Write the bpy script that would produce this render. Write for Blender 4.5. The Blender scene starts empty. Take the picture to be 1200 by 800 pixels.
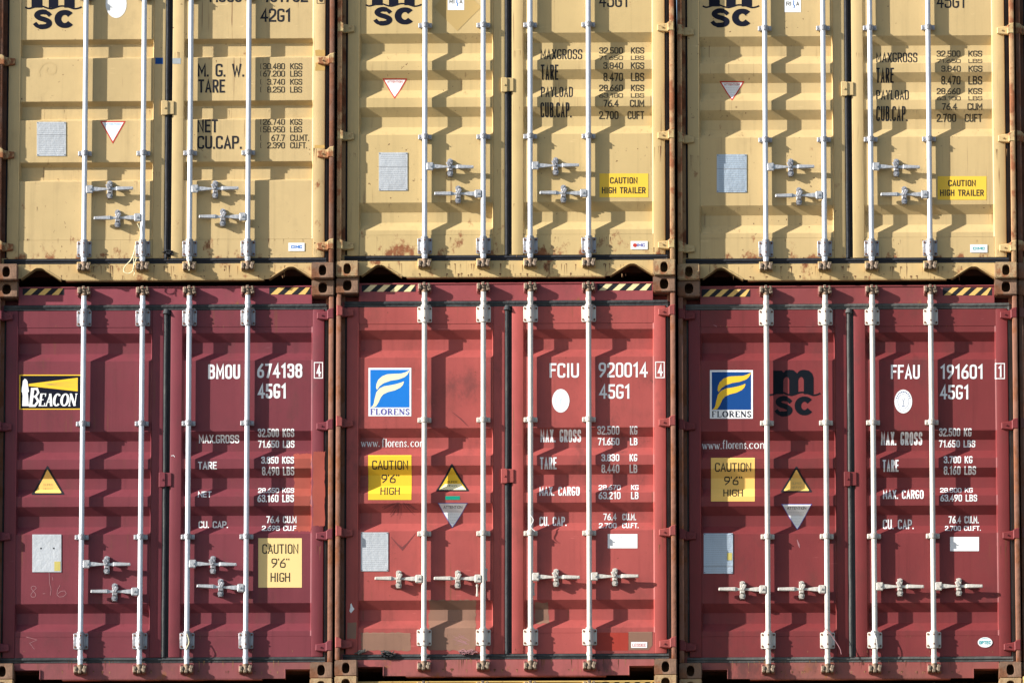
import bpy, bmesh, math, random
from mathutils import Vector, Matrix
from mathutils.geometry import delaunay_2d_cdt
R = math.radians
scene = bpy.context.scene
C = scene.collection
random.seed(7)

# ------------------------------------------------------------------ camera
CAM = Vector((1.5, -60.0, 2.02)); AIM = Vector((0.0, 0.06, 14.029))
cd = bpy.data.cameras.new('camera'); cam = bpy.data.objects.new('camera', cd); C.objects.link(cam)
cam.location = CAM
FW = (AIM - CAM).normalized()
cam.rotation_euler = FW.to_track_quat('-Z', 'Y').to_euler()
cd.sensor_width = 36; cd.lens = 36*(AIM-CAM).length/7.35
cd.clip_start = 1; cd.clip_end = 2000
scene.camera = cam
RT = FW.cross(Vector((0, 0, 1))).normalized(); UP = RT.cross(FW)

# ------------------------------------------------------------------ light
SE, SA = R(22.5), R(69.5)              # low sun, far to the left of the stack
L = Vector((-math.sin(SA)*math.cos(SE), -math.cos(SA)*math.cos(SE), math.sin(SE)))
w = bpy.data.worlds.new('World'); scene.world = w; w.use_nodes = True
nt = w.node_tree
sky = nt.nodes.new('ShaderNodeTexSky'); sky.sky_type = 'NISHITA'; sky.sun_disc = False
sky.sun_elevation = SE; sky.sun_rotation = math.atan2(L.x, L.y)
bg = nt.nodes['Background']; bg.inputs['Strength'].default_value = 0.088
nt.links.new(sky.outputs['Color'], bg.inputs['Color'])
sd = bpy.data.lights.new('sun', 'SUN'); sd.energy = 5; sd.angle = R(0.5); sd.color = (1, 0.965, 0.91)
sun = bpy.data.objects.new('sun', sd); C.objects.link(sun)
sun.rotation_euler = L.to_track_quat('Z', 'Y').to_euler(); sun.location = (-20, -20, 30)
vs = scene.view_settings
vs.view_transform = 'Standard'; vs.look = 'None'; vs.gamma = 1; vs.use_curve_mapping = False
vs.exposure = 1.1

# ------------------------------------------------------------------ materials
def ramp(nt, src, a, b):
    n = nt.nodes.new('ShaderNodeMapRange'); n.inputs['From Min'].default_value = a; n.inputs['From Max'].default_value = b
    n.interpolation_type = 'SMOOTHSTEP'
    nt.links.new(src, n.inputs['Value']); return n.outputs['Result']
def mixc(nt, f, a, b, blend='MIX'):
    n = nt.nodes.new('ShaderNodeMix'); n.data_type = 'RGBA'; n.blend_type = blend
    if hasattr(f, 'node'): nt.links.new(f, n.inputs[0])
    else: n.inputs[0].default_value = f
    for v, i in ((a, 6), (b, 7)):
        if hasattr(v, 'node'): nt.links.new(v, n.inputs[i])
        else: n.inputs[i].default_value = (*v, 1)
    return n.outputs[2]
def math_(nt, op, a, b):
    n = nt.nodes.new('ShaderNodeMath'); n.operation = op
    for v, i in ((a, 0), (b, 1)):
        if hasattr(v, 'node'): nt.links.new(v, n.inputs[i])
        else: n.inputs[i].default_value = v
    return n.outputs[0]
def material(name, base, rough=.5, metal=0., seed=0., mott=.12, streak=.12, rust=0., rustcol=(.11, .042, .018),
             dirt=.0, dirtcol=(.05, .035, .025), spots=0., bump=.15, bscale=3., low=0., fade=None, runs=0., grime=0.):
    m = bpy.data.materials.new(name); m.use_nodes = True; nt = m.node_tree
    b = nt.nodes['Principled BSDF']
    tc = nt.nodes.new('ShaderNodeTexCoord')
    def noise(sx, sy, sz, scale, detail=4, off=0., rough_=.55):
        mp = nt.nodes.new('ShaderNodeMapping'); mp.inputs['Scale'].default_value = (sx, sy, sz)
        mp.inputs['Location'].default_value = (seed+off, seed*.7+off, seed*1.3-off)
        nt.links.new(tc.outputs['Object'], mp.inputs['Vector'])
        n = nt.nodes.new('ShaderNodeTexNoise'); n.inputs['Scale'].default_value = scale
        n.inputs['Detail'].default_value = detail; n.inputs['Roughness'].default_value = rough_
        nt.links.new(mp.outputs[0], n.inputs['Vector']); return n.outputs['Fac']
    dark = tuple(c*.62 for c in base)
    col = mixc(nt, math_(nt, 'MULTIPLY', ramp(nt, noise(1, 1, 1, 2.3, 6), .35, .75), mott*2.2), base, dark)
    if fade:
        col = mixc(nt, math_(nt, 'MULTIPLY', ramp(nt, noise(1, 1, 1, 1.4, 5, 9.), .4, .7), .6), col, fade)
    if streak:
        st = ramp(nt, noise(26, 26, .8, 1., 5, 3.), .5, .78)
        col = mixc(nt, math_(nt, 'MULTIPLY', st, streak*2), col, tuple(c*.5 for c in base))
    if dirt:
        d = ramp(nt, noise(1, 1, .6, 5., 8, 5., .7), .5, .8)
        col = mixc(nt, math_(nt, 'MULTIPLY', d, dirt), col, dirtcol)
    if spots:      # scattered chips of rust
        s = ramp(nt, noise(1, 1, 1, 34., 2, 7.), .715, .74)
        big = ramp(nt, noise(1, 1, 1, 2.2, 3, 11.), .45, .62)
        col = mixc(nt, math_(nt, 'MULTIPLY', math_(nt, 'MULTIPLY', s, big), spots), col, (.09, .035, .015))
    if runs:       # thin rust runs bleeding downwards in a few places
        a = ramp(nt, noise(46, 46, 1.3, 1., 3, 13.), .60, .72); b_ = ramp(nt, noise(1, 1, 1.2, 1.9, 3, 15.), .50, .66)
        col = mixc(nt, math_(nt, 'MULTIPLY', math_(nt, 'MULTIPLY', a, b_), runs), col, (.14, .062, .028))
    if grime:      # soft smears of soot and handling dirt
        a = ramp(nt, noise(1.2, 1.2, .8, 3.1, 9, 17., .72), .50, .68); b_ = ramp(nt, noise(1, 1, 1, .9, 2, 19.), .42, .62)
        col = mixc(nt, math_(nt, 'MULTIPLY', math_(nt, 'MULTIPLY', a, b_), grime), col, (.035, .028, .026))
        sc = ramp(nt, noise(5, 5, 60, 1.1, 4, 23.), .70, .73); b2 = ramp(nt, noise(1, 1, 1, 1.7, 2, 29.), .52, .6)
        col = mixc(nt, math_(nt, 'MULTIPLY', math_(nt, 'MULTIPLY', sc, b2), .5), col, tuple(min(1, c*1.5+.05) for c in base))
    if rust or low:
        rn = noise(1, 1, .7, 7., 9, 1., .68)
        lo = .62 - .35*rust
        rm = ramp(nt, rn, lo, lo+.1)
        if low:    # corrosion eating up from the lower edge of a door
            sp = nt.nodes.new('ShaderNodeSeparateXYZ'); nt.links.new(tc.outputs['Object'], sp.inputs[0])
            g = ramp(nt, sp.outputs['Z'], low, .0)
            rm2 = ramp(nt, math_(nt, 'ADD', rn, math_(nt, 'MULTIPLY', g, .2)), .66, .76)
            rm = math_(nt, 'MAXIMUM', rm, rm2) if rust else rm2
        rc = mixc(nt, noise(1, 1, 1, 22., 5, 2.), rustcol, tuple(min(1, c*3.2) for c in rustcol))
        col = mixc(nt, rm, col, rc)
        rr = nt.nodes.new('ShaderNodeMapRange'); rr.inputs['To Min'].default_value = rough; rr.inputs['To Max'].default_value = .85
        nt.links.new(rm, rr.inputs['Value']); nt.links.new(rr.outputs[0], b.inputs['Roughness'])
    else:
        rr = nt.nodes.new('ShaderNodeMapRange'); rr.inputs['To Min'].default_value = rough-.08; rr.inputs['To Max'].default_value = rough+.12
        nt.links.new(noise(1, 1, 1, 9.), rr.inputs['Value']); nt.links.new(rr.outputs[0], b.inputs['Roughness'])
    nt.links.new(col, b.inputs['Base Color']); b.inputs['Metallic'].default_value = metal
    b.inputs['Specular IOR Level'].default_value = .22
    if bump:
        bp = nt.nodes.new('ShaderNodeBump'); bp.inputs['Strength'].default_value = bump; bp.inputs['Distance'].default_value = .02
        nt.links.new(noise(1, 1, 1, bscale, 3, 4.), bp.inputs['Height'])
        bp2 = nt.nodes.new('ShaderNodeBump'); bp2.inputs['Strength'].default_value = .25; bp2.inputs['Distance'].default_value = .0015
        nt.links.new(noise(1, 1, 1, 90, 3, 6.), bp2.inputs['Height']); nt.links.new(bp.outputs[0], bp2.inputs['Normal'])
        nt.links.new(bp2.outputs[0], b.inputs['Normal'])
    return m
YB = (.525, .385, .188)
PAINT = {
 'U1': material('cream_paint_oldest', YB, seed=1, runs=.8, grime=.12, spots=1, dirt=.2, low=.45, bump=.12),
 'U2': material('cream_paint_middle', (.52, .38, .175), seed=6, runs=.6, grime=.08, spots=.9, dirt=.12, low=.62, bump=.15, mott=.08),
 'U3': material('cream_paint_right', (.53, .385, .183), seed=9, runs=.7, grime=.08, spots=.9, dirt=.12, low=.45, bump=.15, mott=.06),
 'L1': material('maroon_paint', (.166, .034, .044), seed=3, runs=.4, grime=.25, spots=.4, dirt=.35, streak=.14, mott=.16, bump=.15),
 'L2': material('faded_red_paint', (.345, .072, .063), seed=6, runs=.5, grime=.45, spots=.5, dirt=.42, streak=.16, mott=.2, bump=.2),
 'L3': material('brick_red_paint', (.176, .030, .031), seed=8, runs=.4, grime=.3, spots=.4, dirt=.32, streak=.14, mott=.16, bump=.15),
 'B':  material('yellow_paint_below', (.55, .36, .12), seed=4, spots=.8, dirt=.3, rust=.1),
 'P':  material('brown_paint_plain', (.16, .06, .045), seed=2, dirt=.3, spots=.3),
}
SILL = {
 'U1': material('cream_sill_rusted', (.53, .37, .17), runs=1, seed=1.5, spots=1, dirt=.5, rust=.17, bump=.3, mott=.2),
 'U2': material('cream_sill_worn', (.56, .40, .18), runs=1, seed=2.5, spots=1, dirt=.4, rust=.14, bump=.3, mott=.2),
 'U3': material('cream_sill_streaked', (.57, .40, .18), runs=1, seed=4.5, spots=1, dirt=.35, rust=.2, bump=.3, mott=.2),
 'L1': material('maroon_sill_worn', (.23, .065, .07), runs=.8, grime=.6, seed=7.5, dirt=.6, rust=.13, bump=.3, fade=(.20, .09, .075)),
 'L2': material('faded_red_sill', (.33, .09, .085), runs=.8, grime=.6, seed=9.5, dirt=.5, rust=.12, bump=.3, fade=(.25, .11, .09)),
 'L3': material('brick_red_sill', (.26, .07, .06), runs=.8, grime=.6, seed=3.5, dirt=.5, rust=.17, bump=.3, fade=(.25, .11, .085)),
}
SILL['B'] = PAINT['B']; SILL['P'] = PAINT['P']
HEAD = {k: material('header_'+k.lower(), c, seed=5.5, dirt=.4, rust=.05, spots=.5, bump=.3) for k, c in
        (('L1', (.225, .05, .065)), ('L2', (.27, .06, .063)), ('L3', (.22, .05, .05)))}
RUST = {
 'post': material('rusty_post_brown', (.17, .085, .055), rough=.8, rust=.55, dirt=.4, rustcol=(.075, .03, .016), bump=.35, bscale=12, seed=2),
 'post2': material('rusty_post_pale', (.25, .115, .075), rough=.8, rust=.4, dirt=.4, rustcol=(.10, .038, .018), bump=.35, bscale=12, seed=5),
 'post3': material('rusty_post_tan', (.40, .24, .12), rough=.8, rust=.35, dirt=.3, rustcol=(.12, .045, .02), bump=.35, bscale=12, seed=7),
 'cast': material('rusty_casting_brown', (.22, .13, .085), rough=.85, rust=.42, dirt=.4, rustcol=(.085, .036, .018), bump=.4, bscale=14, seed=1),
 'cast2': material('rusty_casting_tan', (.38, .26, .14), rough=.85, rust=.3, dirt=.35, rustcol=(.12, .05, .022), bump=.4, bscale=14, seed=4),
}
GALV = material('galvanised_steel', (.60, .61, .645), rough=.4, metal=.35, mott=.15, streak=.14, dirt=.12, bump=.1, bscale=20, spots=.4)
GALVD = material('weathered_zinc_hardware', (.36, .36, .38), rough=.5, metal=.55, mott=.3, streak=.2, dirt=.4, bump=.3, bscale=40)
CREAM = material('off_white_rod_paint', (.63, .59, .53), rough=.45, metal=0., mott=.2, streak=.16, dirt=.25, runs=.3, bump=.1, bscale=20, spots=.5)
CREAMD = material('off_white_hardware_paint', (.50, .46, .41), rough=.55, metal=.1, mott=.25, streak=.15, dirt=.45, bump=.2, bscale=40, rust=.06)
CAMM = material('greasy_cam_steel', (.24, .18, .13), rough=.6, metal=.3, rust=.3, dirt=.6, bump=.4, bscale=50)
GALVH = material('handle_steel', (.50, .50, .51), rough=.4, metal=.5, mott=.3, streak=.1, dirt=.35, bump=.2, bscale=40)
CREAMH = material('handle_cream_steel', (.58, .54, .48), rough=.5, metal=.15, mott=.25, streak=.1, dirt=.35, bump=.2, bscale=40)
RUBY = material('black_rubber', (.022, .023, .027), rough=.6, mott=.3, streak=.1, bump=.25, bscale=25)
RUBR = material('grey_weathered_rubber', (.045, .048, .05), rough=.75, mott=.4, streak=.3, dirt=.6, dirtcol=(.16, .15, .13), bump=.3, bscale=25)
CONC = material('yard_asphalt', (.07, .07, .07), rough=.9, mott=.2, streak=0, dirt=.2, bump=.1)
RUBL = material('pale_weathered_rubber', (.085, .085, .08), rough=.8, mott=.4, streak=.3, dirt=.7, dirtcol=(.2, .19, .17), bump=.3, bscale=25)
def flat(name, col, rough=.5, mott=.05, dirt=.06):
    m = material('print_'+name, col, rough=rough, mott=mott, streak=.04, dirt=dirt, bump=0); m.node_tree.nodes['Principled BSDF'].inputs['Specular IOR Level'].default_value = .08; return m
PR = {k: flat(k, c) for k, c in dict(white=(.78, .78, .77), black=(.022, .022, .026), softblack=(.05, .042, .03), navy=(.008, .009, .018), blue=(.015, .17, .56), deepblue=(.01, .06, .22),
      yellow=(.78, .50, .06), sunyellow=(.80, .50, .04), pale=(.80, .74, .48), stripe=(.70, .45, .14), stripewhite=(.80, .63, .34), red=(.5, .05, .035), teal=(.02, .33, .36), green=(.01, .25, .17),
      violet=(.10, .09, .35), lightblue=(.3, .5, .75), darklogo=(.005, .007, .011), ochre=(.46, .32, .13), caution=(.80, .50, .14), paleyellow=(.78, .56, .24), grey=(.33, .36, .37)).items()}
PR['chalk'] = flat('chalk', (.34, .17, .18), .9)
PR['smudge'] = flat('smudge', (.17, .05, .05), .8)
PATCH = {
 'orange': material('repaint_orange_red', (.33, .075, .052), mott=.3, dirt=.2, bump=.15),
 'tan': material('repaint_brown', (.25, .135, .092), mott=.2, dirt=.3, bump=.15),
 'red': material('repaint_red', (.36, .04, .025), mott=.2, dirt=.2, bump=.15),
 'ochre': material('repaint_ochre', (.50, .32, .10), mott=.2, dirt=.2, bump=.15),
}
PLATE = material('data_plate_aluminium', (.50, .52, .54), rough=.5, metal=.25, mott=.2, streak=.12, dirt=.25, bump=.15, bscale=30)
PLATEB = material('data_plate_bluish', (.40, .47, .54), rough=.5, metal=.3, mott=.2, streak=.15, dirt=.25, bump=.2, bscale=30)
PLATET = material('data_plate_etching', (.27, .28, .30), rough=.6, bump=0)
PLATEY = material('data_plate_paint_spot', (.5, .42, .12), rough=.6, bump=0)

# ------------------------------------------------------------------ mesh helpers
class MB:
    def __init__(s): s.bm = bmesh.new()
    def add(s, bm):
        me = bpy.data.meshes.new('tmp'); bm.to_mesh(me); bm.free(); s.bm.from_mesh(me); bpy.data.meshes.remove(me)
    def box(s, x0, x1, y0, y1, z0, z1, bev=0., rot=None, seg=1):
        b = bmesh.new(); bmesh.ops.create_cube(b, size=1)
        for v in b.verts: v.co = Vector(((x0+x1)/2+v.co.x*(x1-x0), (y0+y1)/2+v.co.y*(y1-y0), (z0+z1)/2+v.co.z*(z1-z0)))
        if bev: bmesh.ops.bevel(b, geom=list(b.edges), offset=bev, segments=seg, affect='EDGES', profile=.5)
        if rot is not None:
            c = Vector(((x0+x1)/2, (y0+y1)/2, (z0+z1)/2)); bmesh.ops.rotate(b, verts=b.verts, cent=c, matrix=rot)
        s.add(b)
    def prism(s, pts, y0, y1, bev=0.):       # polygon in x,z pushed from y0 back to y1
        b = bmesh.new(); vs_ = [b.verts.new((x, y0, z)) for x, z in pts]; f = b.faces.new(vs_)
        r = bmesh.ops.extrude_face_region(b, geom=[f])
        for v in r['geom']:
            if isinstance(v, bmesh.types.BMVert): v.co.y = y1
        bmesh.ops.recalc_face_normals(b, faces=b.faces)
        if bev:
            es = [e for e in b.edges if all(abs(v.co.y-y0) < 1e-6 for v in e.verts)]
            bmesh.ops.bevel(b, geom=es, offset=bev, segments=1, affect='EDGES')
        s.add(b)
    def cyl(s, p0, p1, r, n=14, r2=None):
        p0, p1 = Vector(p0), Vector(p1); d = p1-p0
        b = bmesh.new(); bmesh.ops.create_cone(b, cap_ends=True, segments=n, radius1=r, radius2=r if r2 is None else r2, depth=d.length)
        bmesh.ops.transform(b, matrix=Matrix.Translation((p0+p1)/2) @ d.to_track_quat('Z', 'Y').to_matrix().to_4x4(), verts=b.verts)
        s.add(b)
    def tube(s, pts, r, n=6):
        for a, b_ in zip(pts[:-1], pts[1:]): s.cyl(a, b_, r, n)
    def mesh(s, name, mat, sharp=32):
        me = bpy.data.meshes.new(name); s.bm.to_mesh(me); s.bm.free()
        me.shade_smooth(); me.set_sharp_from_angle(angle=R(sharp)); me.materials.append(mat); return me
def put(name, me, parent=None, loc=(0, 0, 0), rot=(0, 0, 0), scale=None, label=None):
    o = bpy.data.objects.new(name, me); C.objects.link(o); o.parent = parent; o.location = loc; o.rotation_euler = rot
    if scale: o.scale = scale
    if label: o['label'] = label
    return o
_cache = {}
def cached(key, fn):
    if key not in _cache: _cache[key] = fn()
    return _cache[key]

# ------------------------------------------------------------------ stroke lettering
S0 = 0     # third value 0 keeps a corner sharp
G = {
 '0': (.5, [[(0, 0), (0, 1), (1, 1), (1, 0), 'c']]), 'O': (.5, [[(0, 0), (0, 1), (1, 1), (1, 0), 'c']]),
 '1': (.33, [[(.1, .84), (.75, 1, 0), (.75, 0)]]),
 '2': (.5, [[(0, .76), (0, 1), (1, 1), (1, .56), (0, .14, 0), (0, 0, 0), (1, 0)]]),
 '3': (.5, [[(0, .8), (0, 1), (1, 1), (1, .54), (.4, .54, 0)], [(.4, .54), (1, .54), (1, 0), (0, 0), (0, .2)]]),
 '4': (.52, [[(.75, 0), (.75, 1, 0), (0, .28, 0), (1.05, .28)]]),
 '5': (.5, [[(.95, 1), (.08, 1, 0), (.04, .56, 0), (1, .56), (1, 0), (0, 0), (0, .2)]]),
 '6': (.5, [[(.8, 1), (0, .55), (0, 0), (1, 0), (1, .52), (.08, .52, 0)]]),
 '7': (.48, [[(0, 1), (1, 1, 0), (.35, 0)]]),
 '8': (.5, [[(0, .54), (0, 1), (1, 1), (1, .54), 'c'], [(0, 0), (0, .54), (1, .54), (1, 0), 'c']]),
 '9': (.5, [[(.2, 0), (1, .45), (1, 1), (0, 1), (0, .48), (.92, .48, 0)]]),
 'A': (.54, [[(0, 0), (.5, 1, 0), (1, 0)], [(.18, .28), (.82, .28)]]),
 'B': (.5, [[(0, 0, 0), (0, 1, 0), (.95, 1), (.95, .54), (0, .54, 0)], [(0, .54, 0), (1, .54), (1, 0), (0, 0, 0)]]),
 'C': (.5, [[(1, .82), (1, 1), (0, 1), (0, 0), (1, 0), (1, .18)]]),
 'D': (.52, [[(0, 0, 0), (0, 1, 0), (1, 1), (1, 0), 'c']]),
 'E': (.44, [[(1, 1), (0, 1, 0), (0, 0, 0), (1, 0)], [(0, .53), (.85, .53)]]),
 'F': (.42, [[(1, 1), (0, 1, 0), (0, 0)], [(0, .53), (.85, .53)]]),
 'G': (.5, [[(1, .86), (1, 1), (0, 1), (0, 0), (1, 0), (1, .42, 0), (.62, .42)]]),
 'H': (.52, [[(0, 0), (0, 1)], [(1, 0), (1, 1)], [(0, .53), (1, .53)]]),
 'I': (.15, [[(.5, 0), (.5, 1)]]),
 'K': (.52, [[(0, 0), (0, 1)], [(1, 1), (.02, .4)], [(.3, .58), (1, 0)]]),
 'L': (.42, [[(0, 1), (0, 0, 0), (1, 0)]]),
 'M': (.62, [[(0, 0), (0, 1, 0), (.5, .3, 0), (1, 1, 0), (1, 0)]]),
 'N': (.54, [[(0, 0), (0, 1, 0), (1, 0, 0), (1, 1)]]),
 'P': (.5, [[(0, 0), (0, 1, 0), (1, 1), (1, .46), (0, .46)]]),
 'R': (.5, [[(0, 0), (0, 1, 0), (1, 1), (1, .48), (0, .48)], [(.5, .48), (1, 0)]]),
 'S': (.5, [[(1, .8), (1, 1), (0, 1), (0, .54), (1, .54), (1, 0), (0, 0), (0, .2)]]),
 'T': (.48, [[(0, 1), (1, 1)], [(.5, 1), (.5, 0)]]),
 'U': (.5, [[(0, 1), (0, 0), (1, 0), (1, 1)]]),
 'V': (.52, [[(0, 1), (.5, 0, 0), (1, 1)]]),
 'W': (.72, [[(0, 1), (.25, 0, 0), (.5, .8, 0), (.75, 0, 0), (1, 1)]]),
 'X': (.5, [[(0, 0), (1, 1)], [(0, 1), (1, 0)]]),
 'Y': (.5, [[(0, 1), (.5, .45, 0), (1, 1)], [(.5, .45), (.5, 0)]]),
 '.': (.14, [[(.5, 0), (.5, .07)]]), "'": (.12, [[(.5, .9), (.5, 1)]]), '"': (.28, [[(.1, .93), (.1, 1)], [(.9, .93), (.9, 1)]]),
 '-': (.4, [[(0, .5), (1, .5)]]), '{': (.12, [[(.9, 1), (.3, .95), (.3, .05), (.9, 0)]]), ' ': (.3, []),
}
def _round(pts, r, closed):
    n = len(pts); out = []
    for i, p in enumerate(pts):
        if (not closed and i in (0, n-1)) or (len(p) > 2 and p[2] == 0) or r <= 0: out.append(p[:2]); continue
        a = Vector(pts[i-1][:2]); b = Vector(p[:2]); c = Vector(pts[(i+1) % n][:2])
        u = (a-b); v = (c-b); ra = min(r, u.length*.48); rb = min(r, v.length*.48)
        s = b+u.normalized()*ra; e = b+v.normalized()*rb
        for k in range(5):
            t = k/4; q = s*(1-t)**2+b*2*t*(1-t)+e*t*t; out.append((q.x, q.y))
    return out
def ext(q, t):
    q = [tuple(a[:2]) for a in q]
    for i, j in ((0, 1), (-1, -2)):
        d = Vector(q[i])-Vector(q[j])
        if d.length > 1e-6: d = d.normalized()*t/2; q[i] = (q[i][0]+d.x, q[i][1]+d.y)
    return q
def stroke(pts, t, closed=False):
    """thick polyline -> list of quads"""
    P = [Vector(p[:2]) for p in pts]
    Q = [P[0]]
    for p in P[1:]:
        if (p-Q[-1]).length > 1e-4: Q.append(p)
    P = Q; n = len(P); prs = []
    for i in range(n):
        a = P[i-1] if (i > 0 or closed) else None; c = P[(i+1) % n] if (i < n-1 or closed) else None
        d1 = (P[i]-a).normalized() if a is not None else None; d2 = (c-P[i]).normalized() if c is not None else None
        d1 = d1 or d2; d2 = d2 or d1
        n1 = Vector((-d1.y, d1.x)); n2 = Vector((-d2.y, d2.x)); m = (n1+n2)
        m = m.normalized() if m.length > 1e-4 else n1
        k = min(1/max(m.dot(n1), .35), 2.2); tt = t[i] if isinstance(t, list) else t
        prs.append((P[i]+m*tt/2*k, P[i]-m*tt/2*k))
    return [[prs[i][0], prs[(i+1) % n][0], prs[(i+1) % n][1], prs[i][1]] for i in range(n if closed else n-1)]
def text_polys(s, x0, y0, x1, y1, t=None, gap=None):
    h = y1-y0; t = t or .155*h
    g = .07*h if gap is None else gap; adv = lambda c: (.45 if c in '.\'"' else 1)*(t+g)
    fix = sum((adv(a)+adv(b))/2 for a, b in zip(s[:-1], s[1:])); tot = sum(G[c][0] for c in s)
    if x1-x0-t-fix < .45*(x1-x0): f_ = .55*(x1-x0-t)/fix; adv = lambda c, f_=f_: (.45 if c in '.\'"' else 1)*(t+g)*f_; fix *= f_
    k = (x1-x0-t-fix)/tot; x = x0+t/2
    out = []
    for ci, c in enumerate(s):
        wd, ps = G[c]
        for p in ps:
            cl = p[-1] == 'c'; q = [(x+a[0]*wd*k, y1-t/2-a[1]*(h-t), *a[2:]) for a in p if a != 'c']
            if c == '.': q = [(q[0][0], y1), (q[0][0], y1-t*1.15)]
            rq = _round(q, .17*h, cl)
            if not cl and c not in '.{': rq = ext(rq, t*.98)
            out += stroke(rq, t if c != '{' else t*.6, cl)
        x += wd*k+((adv(c)+adv(s[ci+1]))/2 if ci < len(s)-1 else 0)
    return out
SER = {  # serif letters: (width, [(points, thickness, serif?)])
 'F': (.62, [([(.22, 0), (.22, 1)], 1), ([(.02, .98), (.95, .98), (.95, .75)], .4), ([(.22, .52), (.7, .52)], .4), ([(.02, .02), (.45, .02)], .4)]),
 'L': (.62, [([(.22, 0), (.22, 1)], 1), ([(.02, .98), (.45, .98)], .4), ([(.02, .02), (.95, .02), (.95, .28)], .4)]),
 'O': (.8, [('e', 1)]), 'C': (.72, [('c', 1)]),
 'R': (.74, [([(.2, 0), (.2, 1)], 1), ([(.02, .98), (.6, .98), (.8, .76), (.6, .52), (.2, .52)], .6), ([(.48, .5), (.9, .02)], 1), ([(.02, .02), (.4, .02)], .4), ([(.75, .02), (1, .02)], .4)]),
 'E': (.64, [([(.22, 0), (.22, 1)], 1), ([(.02, .98), (.92, .98), (.92, .76)], .4), ([(.22, .52), (.7, .52)], .4), ([(.02, .02), (.96, .02), (.96, .26)], .4)]),
 'N': (.8, [([(.15, 0), (.15, 1)], .45), ([(.13, .98), (.85, .02)], 1.1), ([(.85, 0), (.85, 1)], .45), ([(0, .98), (.25, .98)], .4), ([(.7, .98), (1, .98)], .4), ([(0, .02), (.3, .02)], .4)]),
 'S': (.56, [([(.9, .76), (.75, .95), (.4, .98), (.12, .8), (.25, .58), (.7, .44), (.88, .22), (.6, .02), (.25, .04), (.06, .26)], .8)]),
 'B': (.7, [([(.2, 0), (.2, 1)], 1), ([(.02, .98), (.65, .98), (.82, .77), (.6, .54), (.2, .54)], .65), ([(.6, .54), (.92, .28), (.65, .02), (.02, .02)], .7)]),
 'A': (.78, [([(.14, 0), (.5, 1)], .5), ([(.48, 1), (.84, 0)], 1.1), ([(.25, .32), (.7, .32)], .4), ([(0, .02), (.28, .02)], .4), ([(.68, .02), (1, .02)], .4)]),
 'w': (.7, [([(.1, .66), (.32, 0)], 1), ([(.32, 0), (.5, .6)], .5), ([(.48, .64), (.7, 0)], 1), ([(.7, 0), (.9, .66)], .5), ([(0, .66), (.22, .66)], .4), ([(.78, .66), (1, .66)], .4)]),
 'f': (.4, [([(.4, 0), (.4, .85), (.6, 1), (.95, .95)], .9), ([(.05, .66), (.85, .66)], .4), ([(.15, .02), (.7, .02)], .4)]),
 'l': (.28, [([(.5, 0), (.5, 1)], 1), ([(.1, .98), (.5, .98)], .4), ([(.1, .02), (.9, .02)], .4)]),
 'o': (.5, [('eo', 1)]), 'c': (.46, [('co', 1)]),
 'r': (.4, [([(.3, 0), (.3, .66)], 1), ([(.3, .5), (.6, .66), (.95, .6)], .7), ([(.05, .02), (.65, .02)], .4)]),
 'e': (.46, [('co', 1), ([(.1, .36), (.85, .36), (.82, .52), (.6, .64)], .5)]),
 'n': (.56, [([(.2, 0), (.2, .66)], 1), ([(.2, .52), (.5, .66), (.78, .58), (.8, 0)], .9), ([(.02, .02), (.4, .02)], .4), ([(.62, .02), (1, .02)], .4)]),
 'm': (.82, [([(.14, 0), (.14, .66)], 1), ([(.14, .52), (.35, .66), (.5, .56), (.52, 0)], .8), ([(.52, .52), (.72, .66), (.86, .56), (.88, 0)], .8)]),
 's': (.4, [([(.85, .5), (.6, .66), (.2, .56), (.4, .36), (.8, .22), (.55, .02), (.12, .14)], .7)]),
 '.': (.2, [([(.5, 0), (.5, .12)], 1.1)]), ' ': (.2, []),
}
def serif_polys(s, x0, y0, x1, y1, t, shear=0., gap=.1):
    h = y1-y0; tot = sum(SER[c][0] for c in s)+gap*(len(s)-1); k = (x1-x0)/tot; x = x0; out = []
    for c in s:
        wd = SER[c][0]
        for p, th in SER[c][1]:
            if isinstance(p, str):
                top = .68 if 'o' in p else 1.; a0, a1 = (0, 360) if p[0] == 'e' else (42, 318)
                p = [(.5+.42*math.cos(R(a0+(a1-a0)*i/14)), top/2+(top/2-.03)*math.sin(R(a0+(a1-a0)*i/14))) for i in range(15)]
                th_ = [t*(.45+.75*abs(math.cos(R(a0+(a1-a0)*i/14)))) for i in range(15)]
            else: th_ = t*th
            q = [(x+a[0]*wd*k+shear*a[1]*h, y1-a[1]*h) for a in p]
            out += stroke(q, th_)
        x += (wd+gap)*k
    return out
def ell(cx, cy, rx, ry, n=28): return [(cx+rx*math.cos(2*math.pi*i/n), cy+ry*math.sin(2*math.pi*i/n)) for i in range(n)]
def rect(x0, y0, x1, y1): return [(x0, y0), (x1, y0), (x1, y1), (x0, y1)]

# ------------------------------------------------------------------ survey of the stack: a photo measurement -> a point at depth y
def survey(px, py, y):
    u = FW*cd.lens + RT*((px-600)*36/1200) + UP*((400-py)*36/1200)
    k = (y-CAM.y)/u.y
    return CAM.x+u.x*k, CAM.z+u.z*k

def inside(x, y, P):
    c = False
    for (x0, y0), (x1, y1) in zip(P, P[1:]+P[:1]):
        if (y0 > y) != (y1 > y) and x < (x1-x0)*(y-y0)/(y1-y0)+x0: c = not c
    return c

W = 2.438
POUT, PVAL, PMEM, PRAIL = .075, .116, .0665, .0735     # depths of door sheet, its valleys, the upright members and rails
DOORX = [(.076, .162, 1.128, 1.212), (1.262, 1.346, 2.282, 2.366)]      # outer edge, sheet from, sheet to, inner edge
SLANT = .009
RODX = [.636, 1.058, 1.396, 1.816]

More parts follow.
